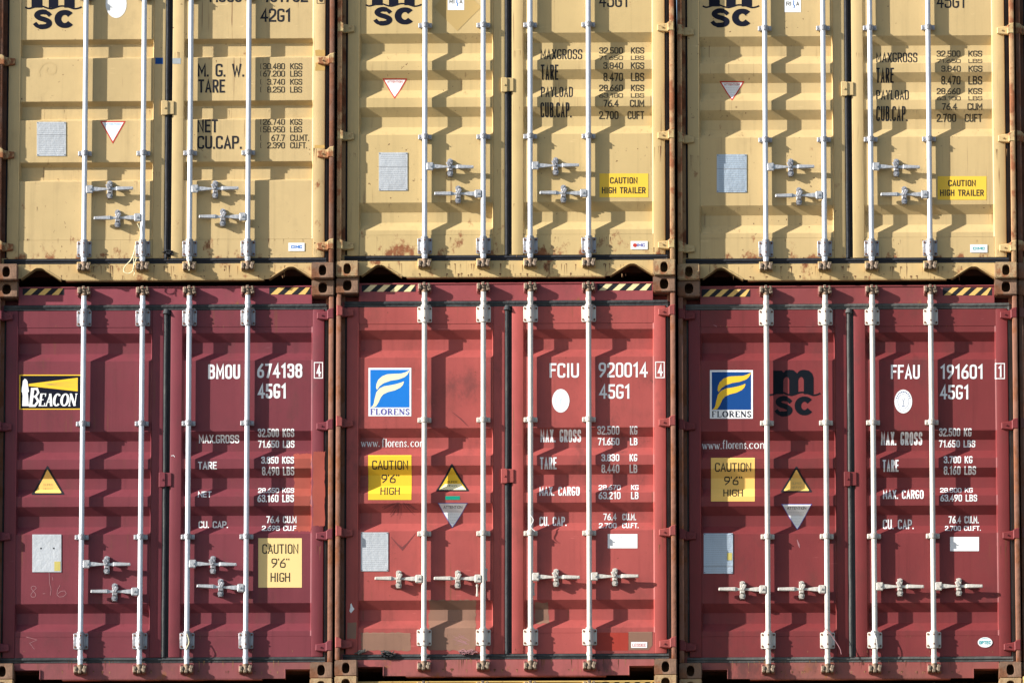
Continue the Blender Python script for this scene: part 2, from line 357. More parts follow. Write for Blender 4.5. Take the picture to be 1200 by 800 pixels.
class Box:
    """one container: origin bottom centre of the front"""
    def __init__(s, key, label, x, y, z, h, group, rot=0.):
        s.key, s.x, s.y, s.z, s.h = key, x, y, z, h
        e = bpy.data.objects.new('shipping_container', None); C.objects.link(e); e.empty_display_size = .5
        e.location = (x, y, z); e['label'] = label; e['category'] = 'shipping container'; e['group'] = group
        s.e = e; s.bot = False
    def prof(s, z):
        if z > s.zt or z < s.zb: return PRAIL
        P = s.pts
        for (z0, y0), (z1, y1) in zip(P[:-1], P[1:]):
            if z1 <= z <= z0: return y0+(y1-y0)*((z0-z)/(z0-z1) if z0 > z1 else 0)
        return POUT
    def surf(s, x, z):
        X = x+W/2
        for d0, a, b, d1 in DOORX:
            if a <= X <= b:
                p = s.prof(z)
                if z > s.zt or z < s.zb: return p
                t = min((X-a)/SLANT, (b-X)/SLANT, 1.); return PMEM+(p-PMEM)*t
        return PMEM
    def set_profile(s, folds, h1, v, depth, zt, zb, h2=None, r=.006):
        s.zt, s.zb = zt, zb; h2 = h2 or h1
        P = [(zt, POUT)]
        for f in folds:
            k = [(f, 0), (f-h1, depth), (f-h1-v, depth), (f-h1-h2-v, 0)]
            for i, (z, d) in enumerate(k):       # rounded folds
                sl = depth/(h1 if i < 2 else h2)
                if i == 0:   P += [(z+r, POUT), (z-r*.3, POUT+sl*r*.12), (z-r, POUT+sl*r*.75)]
                elif i == 1: P += [(z+r, POUT+depth-sl*r*.75), (z+r*.3, POUT+depth-sl*r*.12), (z-r, POUT+depth)]
                elif i == 2: P += [(z+r, POUT+depth), (z-r*.3, POUT+depth-sl*r*.12), (z-r, POUT+depth-sl*r*.75)]
                else:        P += [(z+r, POUT+sl*r*.75), (z+r*.3, POUT+sl*r*.12), (z-r, POUT)]
        P.append((zb, POUT)); s.pts = P
    # ---- decals, draped on the sheet
    def decal(s, name, layers, parent, label=None, base=0.0012, step=.0005, plane=.085, fixed=None):
        bm = bmesh.new(); mats = []
        for li, (polys, mat) in enumerate(layers):
            if mat not in mats: mats.append(mat)
            mi = mats.index(mat)
            co, fs = [], []
            for p in polys:
                p = [(q[0], q[1]) for q in p]
                ar = sum(a[0]*b[1]-b[0]*a[1] for a, b in zip(p, p[1:]+p[:1]))
                if abs(ar) < 1e-5: continue
                if ar < 0: p = p[::-1]
                fs.append(list(range(len(co), len(co)+len(p)))); co += [Vector(q) for q in p]
            if not fs: continue
            r = delaunay_2d_cdt(co, [], fs, 1, 1e-4)
            vv = []
            for q in r[0]:
                X, Z = survey(q.x, q.y, s.y+plane); vv.append(bm.verts.new((X-s.x, li*step, Z-s.z)))
            PP = [[(co[i].x, co[i].y) for i in f_] for f_ in fs]; BB = [(min(p[0] for p in q), max(p[0] for p in q), min(p[1] for p in q), max(p[1] for p in q)) for q in PP]
            for t_ in r[2]:
                gx = sum(r[0][i].x for i in t_)/len(t_); gy = sum(r[0][i].y for i in t_)/len(t_)
                if not any(b_[0] <= gx <= b_[1] and b_[2] <= gy <= b_[3] and inside(gx, gy, q) for q, b_ in zip(PP, BB)): continue
                try: bm.faces.new([vv[i] for i in t_]).material_index = mi
                except ValueError: pass
        if not bm.verts: return
        if fixed is None:
            zs = [v.co.z for v in bm.verts]; xs = [v.co.x for v in bm.verts]
            for z in [p[0] for p in s.pts]+[s.zt+.0001, s.zb-.0001]:
                if min(zs) < z < max(zs): bmesh.ops.bisect_plane(bm, geom=bm.verts[:]+bm.edges[:]+bm.faces[:], plane_co=(0, 0, z), plane_no=(0, 0, 1), dist=1e-6)
            for d in DOORX:
                for X in (d[1], d[1]+SLANT, d[2]-SLANT, d[2]):
                    if min(xs) < X-W/2 < max(xs): bmesh.ops.bisect_plane(bm, geom=bm.verts[:]+bm.edges[:]+bm.faces[:], plane_co=(X-W/2, 0, 0), plane_no=(1, 0, 0), dist=1e-6)
        for v in bm.verts: v.co.y = (s.surf(v.co.x, v.co.z) if fixed is None else fixed)-base-v.co.y
        for f in bm.faces:
            f.normal_update()
            if f.normal.y > 0: f.normal_flip()
        bmesh.ops.triangulate(bm, faces=bm.faces)
        me = bpy.data.meshes.new(name); bm.to_mesh(me); bm.free()
        for m in mats: me.materials.append(m)
        return put(name, me, parent, label=label)
    def text(s, t, x0, y0, x1, y1, mat, th=None, name='lettering', door=None, base=.0012):
        return s.decal(name, [(text_polys(t, x0, y0, x1, y1, th), mat)], door or s.doors[1], base=base)

def casting_mesh(hw, hh, mat, hx=0.):
    def f():
        bm = bmesh.new(); w2, h2 = .081, .059; pts = []
        n = 8
        for i in range(n): pts.append((-w2+2*w2*i/n, -h2))
        for i in range(n): pts.append((w2, -h2+2*h2*i/n))
        for i in range(n): pts.append((w2-2*w2*i/n, h2))
        for i in range(n): pts.append((-w2, h2-2*h2*i/n))
        out = [bm.verts.new((x, 0, z)) for x, z in pts]
        rings = [out]
        for (yy, k, dx) in ((.0, 1.06, 0), (.004, 1., 0), (.032, 1., 0), (.034, 1.5, 0), (.14, 1.5, 0)):
            ring = []
            for x, z in pts:
                a = math.atan2(z/h2, x/w2); ca, sa = math.cos(a), math.sin(a); e = 2/2.6
                ring.append(bm.verts.new((hx+hw*k*math.copysign(abs(ca)**e, ca), yy, hh*k*math.copysign(abs(sa)**e, sa))))
            rings.append(ring)
        N = len(pts)
        for a, b in zip(rings[:-1], rings[1:]):
            for i in range(N): bm.faces.new((a[i], a[(i+1) % N], b[(i+1) % N], b[i]))
        bm.faces.new(rings[-1])
        back = [bm.verts.new((x, .178, z)) for x, z in pts]
        for i in range(N): bm.faces.new((out[(i+1) % N], out[i], back[i], back[(i+1) % N]))
        bmesh.ops.recalc_face_normals(bm, faces=bm.faces)
        es = [e for e in bm.edges if all(v in out for v in e.verts)]
        cs = [e for e in bm.edges if e.verts[0].co.y != e.verts[1].co.y and any(v in (out[0], out[8], out[16], out[24]) for v in e.verts) and any(v in (back[0], back[8], back[16], back[24]) for v in e.verts)]
        bmesh.ops.bevel(bm, geom=es+cs, offset=.007, segments=2, affect='EDGES')
        me = bpy.data.meshes.new('corner_casting'); bm.to_mesh(me); bm.free(); me.shade_smooth(); me.set_sharp_from_angle(angle=R(40)); me.materials.append(mat)
        return me
    return cached(('cast', hw, hh, mat.name), f)

def door_mesh(s, d, mat):
    d0, a, b, d1 = d; bm = bmesh.new(); rows = []
    nx = 5
    xs = [a, a+SLANT]+[a+SLANT+(b-a-2*SLANT)*i/nx for i in range(1, nx)]+[b-SLANT, b]
    for z, y in s.pts:
        rows.append([bm.verts.new((x-W/2, PMEM+.001 if i in (0, len(xs)-1) else y, z)) for i, x in enumerate(xs)])
    for r0, r1 in zip(rows[:-1], rows[1:]):
        for i in range(len(xs)-1): bm.faces.new((r0[i], r1[i], r1[i+1], r0[i+1]))
    bmesh.ops.recalc_face_normals(bm, faces=bm.faces)
    for f in bm.faces:
        f.normal_update()
    if sum(f.normal.y for f in bm.faces) > 0: bmesh.ops.reverse_faces(bm, faces=bm.faces)
    me = bpy.data.meshes.new('door'); bm.to_mesh(me); bm.free(); me.shade_smooth(); me.set_sharp_from_angle(angle=R(6)); me.materials.append(mat)
    return me

def rod_parts(s, rx, kind, guides, mats, top=True):
    """locking rod with its brackets and cams; origin at the rod's foot"""
    rm, hm = mats; H = s.h
    zb0, zt0 = (.105, H-.105)
    m = MB(); m.cyl((0, 0, zb0), (0, 0, zt0), .0185, 20)
    for z in (zb0+.055, zt0-.055): m.cyl((0, 0, z-.012), (0, 0, z+.012), .0215, 16)
    me = cached(('rod', H, rm.name), lambda: m.mesh('locking_rod', rm))
    o = put('locking_rod', me, s.e, (rx-W/2, .038, 0))
    if s.key in ('L1', 'L2', 'L3', 'U1', 'U2', 'U3'):
        o.rotation_euler = (0, R(random.uniform(-.05, .05)), R(random.uniform(0, 360)))
    kids = []
    def guide():
        g = MB()
        g.box(-.046, .046, .026, .034, -.016, .016, .003)            # foot
        g.box(-.049, -.020, .008, .028, -.018, .018, .004); g.box(.020, .049, .008, .028, -.018, .018, .004)
        g.cyl((0, 0, -.018), (0, 0, .018), .0255, 18); g.cyl((.006, -.02, .012), (.006, -.03, .012), .004, 6)
        for x in (-.037, .037): g.cyl((x, .012, 0), (x, .002, 0), .0075, 8)
        return g.mesh('rod_guide', hm)
    for z in guides: kids.append(('rod_guide', cached(('guide', hm.name), guide), z))
    def bracket():
        g = MB()
        g.prism([(-.052, -.052), (-.046, -.058), (.046, -.058), (.052, -.052), (.052, .052), (.046, .058), (-.046, .058), (-.052, .052)], .026, .0355, .002)
        g.cyl((0, 0, -.050), (0, 0, .050), .0235, 20)
        g.box(-.0235, .0235, 0, .03, -.050, .050, .002); g.box(-.030, .030, .018, .03, -.050, .050, .004)
        g.cyl((0, 0, -.064), (0, 0, -.050), .0275, 18); g.cyl((0, 0, .050), (0, 0, .062), .0265, 18)
        b_ = g.mesh('bearing_bracket', rm if kind == 'cream' else hm)
        g = MB()
        for x in (-.041, .041):
            for z in (-.042, .042): g.cyl((x, .030, z), (x, .017, z), .0075, 6)
        for z in (-.034, .034): g.cyl((0, -.02, z), (0, -.0285, z), .0062, 6)
        _cache[('bolts', rm.name)] = g.mesh('bracket_bolts', RUST['post'])
        return b_
    def _unused():
        return g.mesh('bearing_bracket', rm if kind == 'cream' else hm)
    br = cached(('bracket', rm.name), bracket); bo = _cache[('bolts', rm.name)]
    kids.append(('bearing_bracket', br, s.brlow)); kids.append(('bearing_bracket', br, s.brtop)); kids.append(('bracket_bolts', bo, s.brlow)); kids.append(('bracket_bolts', bo, s.brtop))
    def camhead():
        g = MB()
        g.cyl((0, 0, -.034), (0, 0, .012), .0225, 14)
        g.box(-.034, .032, -.020, .018, -.040, -.018, .005)
        g.box(-.046, -.020, -.026, .012, -.050, -.004, .006); g.box(.018, .042, -.026, .012, -.052, -.014, .006)
        g.box(-.014, .010, -.034, -.008, -.056, -.030, .005); g.box(.022, .048, -.020, .000, -.020, .002, .004, Matrix.Rotation(R(20), 3, 'Y'))
        g.cyl((-.033, -.020, -.026), (-.033, -.034, -.026), .007, 6)
        return g.mesh('cam_head', CAMM)
    ch = cached('camhead', camhead)
    kids.append(('cam_head', ch, s.camlow)); kids.append(('cam_head', ch, -s.camtop))
    for n, mm, z in kids:
        k = put(n, mm, o, (0, 0, abs(z)))
        if n == 'bracket_bolts': k['kind'] = 'stuff'
        k.rotation_euler = (0, 0, -o.rotation_euler.z)
        if z < 0: k.rotation_euler = (R(180), 0, -o.rotation_euler.z); k.scale = (1, -1, 1)
    def keeper():
        g = MB()
        g.box(-.05, -.036, -.004, .037, -.03, .03, .003); g.box(.034, .048, -.004, .037, -.03, .03, .003)
        g.box(-.05, .048, .024, .037, -.036, .036, .003)
        return g.mesh('cam_keeper', s.sillm)
    kp = cached(('keeper', s.sillm.name), keeper)
    put('cam_keeper', kp, s.e, (rx-W/2, .038, s.camlow-.02)); put('cam_keeper', kp, s.e, (rx-W/2, .038, s.camtop+.02))
    return o

def handle_mesh(mat):
    def f():
        g = MB()
        g.box(.012, .062, -.022, -.012, -.031, .029, .006); g.box(.016, .058, -.012, .012, -.022, .022, .004)     # hub clamp
        g.cyl((.042, -.020, 0), (.042, -.028, 0), .008, 8)
        g.prism([(.058, -.018), (.058, .017), (.095, .014), (.13, .009), (.18, .006), (.18, -.008), (.13, -.011), (.095, -.015)], -.016, -.006, .002)
        g.prism([(.165, -.007), (.165, .006), (.215, .009), (.232, .015), (.345, .011), (.352, .006), (.352, -.008), (.345, -.012), (.232, -.015), (.215, -.011)], -.013, -.005, .002)
        g.prism([(.232, -.014), (.232, .014), (.35, .010), (.35, -.011)], -.022, -.010, .003)
        return g.mesh('door_handle', mat)
    return cached(('handle', mat.name), f)
def catch_mesh(mat):
    def f():
        g = MB()
        g.box(-.018, .018, .026, .036, -.066, .062, .003)
        g.cyl((0, .03, .040), (0, -.008, .040), .020, 16); g.cyl((0, .03, -.046), (0, -.006, -.046), .0215, 16)
        g.cyl((0, -.004, -.046), (0, -.013, -.046), .011, 6); g.cyl((.003, -.006, .046), (.003, -.015, .046), .009, 6)
        g.box(-.013, .016, -.024, -.004, .010, .030, .004); g.box(-.022, .004, -.026, -.016, -.010, .036, .004, Matrix.Rotation(R(-25), 3, 'Y'))
        g.box(-.014, .016, -.018, -.004, -.030, -.012, .004)
        return g.mesh('handle_catch', mat)
    return cached(('catch', mat.name), f)

def hinge_mesh(mat):
    def f():                                     # right-hand side, origin at the outer edge of the container
        g = MB()
        g.prism([(-.042, -.036), (-.042, .034), (-.060, .028), (-.108, .020), (-.124, .018), (-.124, -.026), (-.108, -.030)], .044, .074, .005)
        g.prism([(-.050, -.036), (-.050, .026), (-.030, .042), (-.004, .046), (-.004, -.036)], .006, .070, .006)
        g.cyl((-.026, .028, -.042), (-.026, .028, .042), .012, 12)
        g.cyl((-.092, .041, -.002), (-.092, .036, -.002), .007, 8)
        return g.mesh('hinge', mat)
    return cached(('hinge', mat.name), f)

def gasket_mesh(s, mat):
    m = MB(); H = s.h
    def strip(p0, p1, wdt, horiz, back=0., prof=None):
        b = bmesh.new(); prof = prof or [(-.5, .092), (-.5, .074), (-.40, .070), (-.05, .0685), (.05, .074), (.25, .076), (.40, .074), (.5, .078), (.5, .092)]; n = 16
        rows = []
        for i in range(n+1):
            t = i/n; row = []
            wob = back+random.uniform(-.0012, .0012)
            for o, y in prof:
                if horiz: row.append(b.verts.new((p0[0]+(p1[0]-p0[0])*t, y+wob, p0[1]-o*wdt+wob)))
                else: row.append(b.verts.new((p0[0]+o*wdt+wob-back, y+wob, p0[1]+(p1[1]-p0[1])*t)))
            rows.append(row)
        for a, c in zip(rows[:-1], rows[1:]):
            for i in range(len(prof)-1): b.faces.new((a[i], a[i+1], c[i+1], c[i]))
        bmesh.ops.recalc_face_normals(b, faces=b.faces)
        m.add(b)
    zt, zb = s.dtop, s.dbot; x0, x1 = .058-W/2, W/2-.058
    strip((x0, zt+.021), (x1, zt+.021), .042, True); strip((x0, zb-.019), (x1, zb-.019), .040, True)
    strip((x0-.001, zb-.03), (x0-.001, zt+.035), .038, False, .022); strip((x1+.003, zb-.03), (x1+.003, zt+.035), .030, False, .006)
    strip((.018, zb+.001), (.018, zt-.001), .049, False, 0., [(-.5, .092), (-.5, .072), (-.36, .063), (-.12, .062), (.02, .070), (.12, .086), (.5, .090)])
    m.cyl((.008, .070, zt-.03), (.012, .074, zt+.004), .026, 12, .02)
    return m.mesh('rubber_gasket', mat, 60)

def build_container(key, label, x, y, z, h, group, style, rods=True, pocket='slot', lift=0.):
    """style: dict(paint, sill, head, post, cast_low, cast_top, rod, gasket)"""
    s = Box(key, label, x, y, z, h, group)
    H = h; P = style['paint']; s.sillm = style['sill']
    s.dtop, s.dbot = H-.205, .166
    s.brlow, s.brtop, s.camlow, s.camtop = .285, H-.263, .100, H-.092
    if 'brlow' in style: s.brlow = style['brlow']; s.camlow = style['camlow']
    e = s.e
    # profile of the corrugated sheets
    if h > 2.7: s.set_profile([H-.372, H-1.089, H-1.361, H-1.634, H-2.338], *((.064, .076, .046) if key[0] in 'LP' else (.067, .072, .042)), H-.331, .318, r=.0035)
    else: s.set_profile([2.238, 1.787, 1.328, .878], .031, .094, .041, H-.331, .305, h2=.017, r=.004)
    # body of the box behind the doors
    m = MB(); m.box(-W/2+.004, W/2-.004, .15, 12.19, .13, H-.035)
    put('container_body', m.mesh('container_body', P), e)
    # frame
    def post_m():
        g = MB(); n = 12; zs = [.118+(H-.236)*i/n for i in range(n+1)]
        g.box(-.0375, -.0025, .010, .16, .118, H-.118, .008, seg=2)
        g.box(-.062, -.038, .088, .16, .118, H-.118)
        return g.mesh('corner_post', style['post'])
    pm = cached(('post', H, style['post'].name), post_m)
    put('corner_post', pm, e, (W/2, 0, 0)); put('corner_post', pm, e, (-W/2, 0, 0), scale=(-1, 1, 1))
    ct, cb = casting_mesh(.027, .038, style['cast_low']), casting_mesh(.031, .038, style['cast_top'])
    for sx in (-1, 1):
        put('corner_casting', ct, e, (sx*(W/2-.081), 0, .059)); put('corner_casting', cb, e, (sx*(W/2-.081), 0, H-.059))
    m = MB()
    m.box(-W/2+.160, W/2-.160, .075, .15, H-.165, H-.028, .004); m.box(-W/2+.04, W/2-.04, .083, .15, H-.21, H-.165)
    m.box(-W/2+.160, W/2-.160, .068, .075, H-.040, H-.030, .002)
    put('header_beam', m.mesh('header_beam', style['head']), e)
    # sill with its two forklift openings
    m = MB(); z0, z1 = .012, .128; xl, xr = -W/2+.160, W/2-.160
    if pocket == 'slot':
        pts = [(xl, z1), (xl, .076), (xl+.012, .076), (xl+.184, .076), (xl+.184, z0), (xr-.180, z0), (xr-.180, .076), (xr-.012, .076), (xr, .076), (xr, z1)]
    else:
        pts = [(xl, z1), (xl, z0+.012), (xl+.022, z0+.012), (xl+.120, .092), (xl+.135, .096), (xl+.165, .096), (xl+.180, .090), (xl+.306, z0), (xr-.306, z0), (xr-.180, .090), (xr-.165, .096), (xr-.135, .096), (xr-.120, .092), (xr-.005, z0+.012), (xr, z0+.012), (xr, z1)]
    pts = [(a, b) for a, b in pts]
    m.prism(pts[::-1], .076, .084, .001)
    if pocket == 'slot':
        for cx in (xl+.186, xr-.182): m.box(cx-.003, cx+.003, .066, .150, z0, .080, .001)
        m.box(xl+.006, xl+.186, .066, .15, .077, .083, .001); m.box(xr-.182, xr-.006, .066, .15, .077, .083, .001)
    else:
        for q in ([(xl+.022, z0+.01), (xl+.122, .093), (xl+.135, .098), (xl+.165, .098), (xl+.182, .092), (xl+.308, z0)],
                  [(xr-.308, z0), (xr-.182, .092), (xr-.165, .098), (xr-.135, .098), (xr-.122, .093), (xr-.006, z0+.01)]):
            for a, b in zip(q[:-1], q[1:]):
                n_ = Vector((-(b[1]-a[1]), b[0]-a[0])).normalized()*.005
                m.prism([a, b, (b[0]+n_.x, b[1]+n_.y), (a[0]+n_.x, a[1]+n_.y)], .062, .150)
    m.box(-W/2+.04, W/2-.04, .086, .15, .128, .175); m.box(-W/2+.345+.16, W/2-.345-.16, .078, .14, .006, .0115, .001)
    put('sill_beam', m.mesh('sill_beam', style['sill']), e)
    m = MB(); m.box(-W/2+.02, W/2-.02, .30, 12.1, .08, .125)
    put('floor_frame', m.mesh('floor_frame', RUST['post']), e)
    put('rubber_gasket', gasket_mesh(s, style['gasket']), e)
    # doors
    s.doors = []
    for i, d in enumerate(DOORX):
        o = put('door', door_mesh(s, d, P), e); s.doors.append(o)
        g = MB(); a0, a, b, b1 = [v-W/2 for v in d]
        g.box(a0, a, PMEM, .118, s.dbot, s.dtop, .0055, seg=2); g.box(b, b1, PMEM, .118, s.dbot, s.dtop, .0055, seg=2)
        g.box(a+.0005, b-.0005, PRAIL, .116, s.zt+.0015, s.dtop-.001, .0015); g.box(a+.0005, b-.0005, PRAIL, .116, s.dbot+.001, s.zb-.0015, .0015)
        put('door_frame', g.mesh('door_frame', P), o)
    hz = style.get('hinges', [H-.25, H-1.058, H-1.855, .235])
    hm = hinge_mesh(style.get('hinge', P))
    for zz in hz:
        put('hinge', hm, e, (W/2, 0, zz)); put('hinge', hm, e, (-W/2, 0, zz+.006), scale=(-1, 1, 1))
    # overlap plate in the middle
    g = MB(); lz = style.get('lock', H-1.445)
    g.box(-.034, .006, .050, .058, lz-.054, lz+.054, .003); g.box(.002, .011, .050, .066, lz-.050, lz+.050, .002)
    g.box(.008, .056, .058, .066, lz-.047, lz+.052, .003); g.box(-.032, -.024, .054, .072, lz-.05, lz+.05); g.box(.030, .052, .062, .072, lz-.04, lz+.045)
    g.cyl((-.012, .052, lz), (-.012, .045, lz), .008, 8)
    put('door_lock_plate', g.mesh('door_lock_plate', style.get('lockmat', P)), e)
    s.rods = []
    if rods:
        gz = style.get('guides', [H-1.037, H-1.862])
        for rx in RODX: s.rods.append(rod_parts(s, rx, style['rod'], gz, (CREAM, CREAMD) if style['rod'] == 'cream' else (GALV, GALVD)))
    return s

def add_handles(s, spec, style):
    """spec: list of rod index, side, photo row, tilt in degrees"""
    mt = CREAMD if style['rod'] == 'cream' else GALVD
    hm_ = handle_mesh(CREAMH if style['rod'] == 'cream' else GALVH); cm = catch_mesh(mt)
    for ri, sd_, py, tilt in spec:
        tilt += random.uniform(-1.3, 1.3)
        _, Z = survey(600, py, s.y+.03); Z -= s.z
        r = s.rods[ri]
        h = put('door_handle', hm_, r, (0, 0, Z)); 
        base = Matrix.Rotation(-r.rotation_euler.z, 4, 'Z')
        mm = Matrix.Translation((0, 0, Z)) @ base @ Matrix.Rotation(R(tilt), 4, 'Y') @ Matrix.Diagonal((sd_, 1, 1, 1))
        h.matrix_local = mm
        X = RODX[ri]-W/2+sd_*.182
        put('handle_catch', cm, s.doors[0 if ri < 2 else 1], (X, .038, Z-.182*math.tan(R(tilt))*sd_), scale=(sd_, 1, 1))

# ------------------------------------------------------------------ styles and placing
ZL = 11.584
def xz(px): return survey(px, 330, 0)[0]
GU, GL = 'cream containers in the upper row', 'red containers in the lower row'
ST = {
 'U1': dict(paint=PAINT['U1'], sill=SILL['U1'], head=PAINT['U1'], post=RUST['post'], cast_low=RUST['cast'], cast_top=RUST['cast'], rod='galv', gasket=RUBY,
            hinges=[2.29, 1.618, .928, .249], guides=[.936, 2.09], lock=1.272, brlow=.235, camlow=.125),
 'U2': dict(paint=PAINT['U2'], sill=SILL['U2'], head=PAINT['U2'], post=RUST['post3'], cast_low=RUST['cast2'], cast_top=RUST['cast2'], rod='galv', gasket=RUBY,
            brlow=.235, camlow=.125, lock=1.418),
 'U3': dict(paint=PAINT['U3'], sill=SILL['U3'], head=PAINT['U3'], post=RUST['post3'], cast_low=RUST['cast2'], cast_top=RUST['cast2'], rod='galv', gasket=RUBY,
            brlow=.235, camlow=.125, lock=1.41),
 'L1': dict(paint=PAINT['L1'], sill=SILL['L1'], head=HEAD['L1'], post=RUST['post2'], cast_low=RUST['cast'], cast_top=RUST['cast'], rod='galv', gasket=RUBR),
 'L2': dict(paint=PAINT['L2'], sill=SILL['L2'], head=HEAD['L2'], post=RUST['post2'], cast_low=RUST['cast'], cast_top=RUST['cast'], rod='cream', gasket=RUBR),
 'L3': dict(paint=PAINT['L3'], sill=SILL['L3'], head=HEAD['L3'], post=RUST['post2'], cast_low=RUST['cast'], cast_top=RUST['cast'], rod='cream', gasket=RUBL),
 'B': dict(paint=PAINT['B'], sill=SILL['B'], head=PAINT['B'], post=RUST['post3'], cast_low=RUST['cast2'], cast_top=RUST['cast2'], rod='galv', gasket=RUBY),
 'P': dict(paint=PAINT['P'], sill=SILL['P'], head=PAINT['P'], post=RUST['post'], cast_low=RUST['cast'], cast_top=RUST['cast'], rod='galv', gasket=RUBY),
}
X1, X2, X3 = xz(193), xz(592.6), xz(993.2)
DZ = {1: -.003, 2: .0125, 3: -.006}
HI = 2.896
L1 = build_container('L1', 'maroon container with a lighthouse sticker and an orange-red repainted patch on its right door', X1, 0, ZL+DZ[1], HI, GL, ST['L1'])
L2 = build_container('L2', 'faded red container with a bright blue square sticker and brown repaint patches near its bottom', X2, 0, ZL+DZ[2], HI, GL, ST['L2'])
L3 = build_container('L3', 'brick red container with a dark blue and yellow sticker beside a black painted logo', X3, .078, ZL+DZ[3], HI, GL, ST['L3'])
U1 = build_container('U1', 'cream container with narrow door ribs, above the maroon one with the lighthouse sticker', X1, -.048, ZL+DZ[1]+HI, 2.591, GU, ST['U1'], pocket='tri')
U2 = build_container('U2', 'cream container with a faded diamond mark on its left door, between two other cream ones', X2, -.025, ZL+DZ[2]+HI, HI, GU, ST['U2'], pocket='tri')
U3 = build_container('U3', 'cream container above the brick red one with the black logo, its left edge broadly shaded', X3, .050, ZL+DZ[3]+HI, HI, GU, ST['U3'], pocket='tri')
BW = 2.452
GB = 'yellow containers below the red row'
B1 = build_container('B', 'yellow container only its top edge showing under the maroon container', X1, -.012, ZL+DZ[1]-HI, HI, GB, ST['B'], pocket='tri')
B2 = build_container('B', 'yellow container with a hazard stripe, its top edge showing under the faded red one', X2, -.01, ZL+DZ[2]-HI, HI, GB, ST['B'], pocket='tri')
B3 = build_container('B', 'yellow container only its top edge showing under the brick red container', X3, .07, ZL+DZ[3]-HI, HI, GB, ST['B'], pocket='tri')
XR, XL_ = xz(1193.6)+W/2, X1-BW
GN = 'containers in the neighbouring columns'
U4 = build_container('B', 'cream container at the right margin of the upper row, only its shaded left edge visible', XR, .10, ZL+HI, HI, GN, ST['U1'] | dict(hinges=[HI-.25, HI-1.058, HI-1.855, .235], guides=[1, 2], lock=1.4), pocket='tri')
L4 = build_container('P', 'brown container at the right margin of the lower row, only its dark left edge visible', XR, .13, ZL, HI, GN, ST['P'])
L0 = build_container('P', 'brown container left of the maroon one', XL_, 0, ZL, HI, GN, ST['P'], rods=False)
U0 = build_container('B', 'yellow container left of the cream container with 42G1 code', XL_, -.067, ZL+HI, HI, GN, ST['B'], rods=False, pocket='tri')
# lower tiers that carry the stack, outside the picture: plain boxes with corner castings
def plain(x, y, z, mat, label):
    g = MB(); g.box(-W/2, W/2, .01, 12.19, .03, HI-.02, .004)
    for sx in (-1, 1):
        for zz in (.059, HI-.059): g.box(sx*(W/2-.081)-.081, sx*(W/2-.081)+.081, 0, .178, zz-.059, zz+.059, .004)
    for sx in (-1, 1): g.box(sx*.61-.5, sx*.61+.5, -.0, .012, .2, HI-.25, .004)
    o = put('shipping_container', g.mesh('shipping_container', mat), None, (x, y, z), label=label)
    o['category'] = 'shipping container'; o['group'] = 'containers at the bottom of the stack'
for ci, cx in enumerate((XL_, X1, X2, X3, XR)):
    dz = {1: DZ[1], 2: DZ[2], 3: DZ[3]}.get(ci, 0)
    for r in range(4 if ci in (0, 4) else 3):
        k_ = (ci+r) % 3
        plain(cx, 0.02*((ci*3+r*2) % 4), r*(HI+(dz/3 if r else 0)), [PAINT['P'], PAINT['B'], PAINT['L3']][k_],
              'plain %s container in the %s tier from the ground, %s column' % (('brown', 'yellow', 'red')[k_], ('first', 'second', 'third', 'fourth')[r], ('leftmost', 'second', 'middle', 'fourth', 'rightmost')[ci]))

# ------------------------------------------------------------------ handles
add_handles(U1, [(0, 1, 219.5, 0), (1, -1, 252.5, 0), (2, 1, 219.5, 0), (3, -1, 252.5, 0)], ST['U1'])
add_handles(U2, [(0, 1, 194.5, 0), (1, -1, 227, 0), (2, 1, 194.5, 0), (3, -1, 227, 0)], ST['U2'])
add_handles(U3, [(0, 1, 197.5, 0), (1, -1, 230.5, 0), (2, 1, 197.5, 0), (3, -1, 230.5, 0)], ST['U3'])
add_handles(L1, [(0, 1, 658.5, 0), (1, -1, 691, 0), (2, 1, 658.5, 0), (3, -1, 687.5, 3)], ST['L1'])
add_handles(L2, [(0, -1, 677.5, 0), (1, -1, 677.5, 0), (2, 1, 675.5, 0), (3, 1, 675.5, 0)], ST['L2'])
add_handles(L3, [(0, -1, 691.5, 0), (1, -1, 691.5, 0), (2, 1, 688.5, 1), (3, 1, 688.5, 1)], ST['L3'])

# ------------------------------------------------------------------ painted lettering
WH = PR['white']; BK = PR['black']; SB = PR['softblack']
def block(s, rows, mat, k=.16):
    for t, a, b, c, d in rows: s.text(t, a, b, c, d, mat, (d-b)*k)
block(L1, [('BMOU', 244, 427.2, 281.5, 444.2), ('674138', 301.5, 426.2, 354.3, 443), ('45G1', 302.2, 449.8, 335.8, 467)], WH, .158)
block(L1, [('MAX.GROSS', 232.8, 509, 280, 518), ('32.500 KGS', 302.2, 502.3, 344.8, 511.3), ('71.650 LBS', 302.2, 514.7, 344.8, 523.3),
 ('TARE', 232, 541, 254.2, 550), ('3.850 KGS', 306.3, 534.7, 344.5, 543.3), ('8.490 LBS', 307, 547, 344.8, 556), ('NET', 232, 574.8, 247.8, 582.7),
 ('28.650 KGS', 302.2, 570.3, 344.5, 576.9), ('63.160 LBS', 301.8, 579.3, 344.5, 588.3), ('CU. CAP.', 232.3, 609.3, 267.3, 617.5),
 ('76.4 CU.M', 311.8, 603.3, 347.2, 611.5), ('2.698 CU.F', 306.7, 614.5, 347.2, 621.3)], WH, .158)
block(L2, [('FCIU', 644, 425.8, 678.5, 442.7), ('920014', 701.5, 425, 758.8, 442.3), ('45G1', 702.2, 450.5, 738.5, 467.3)], WH, .14)
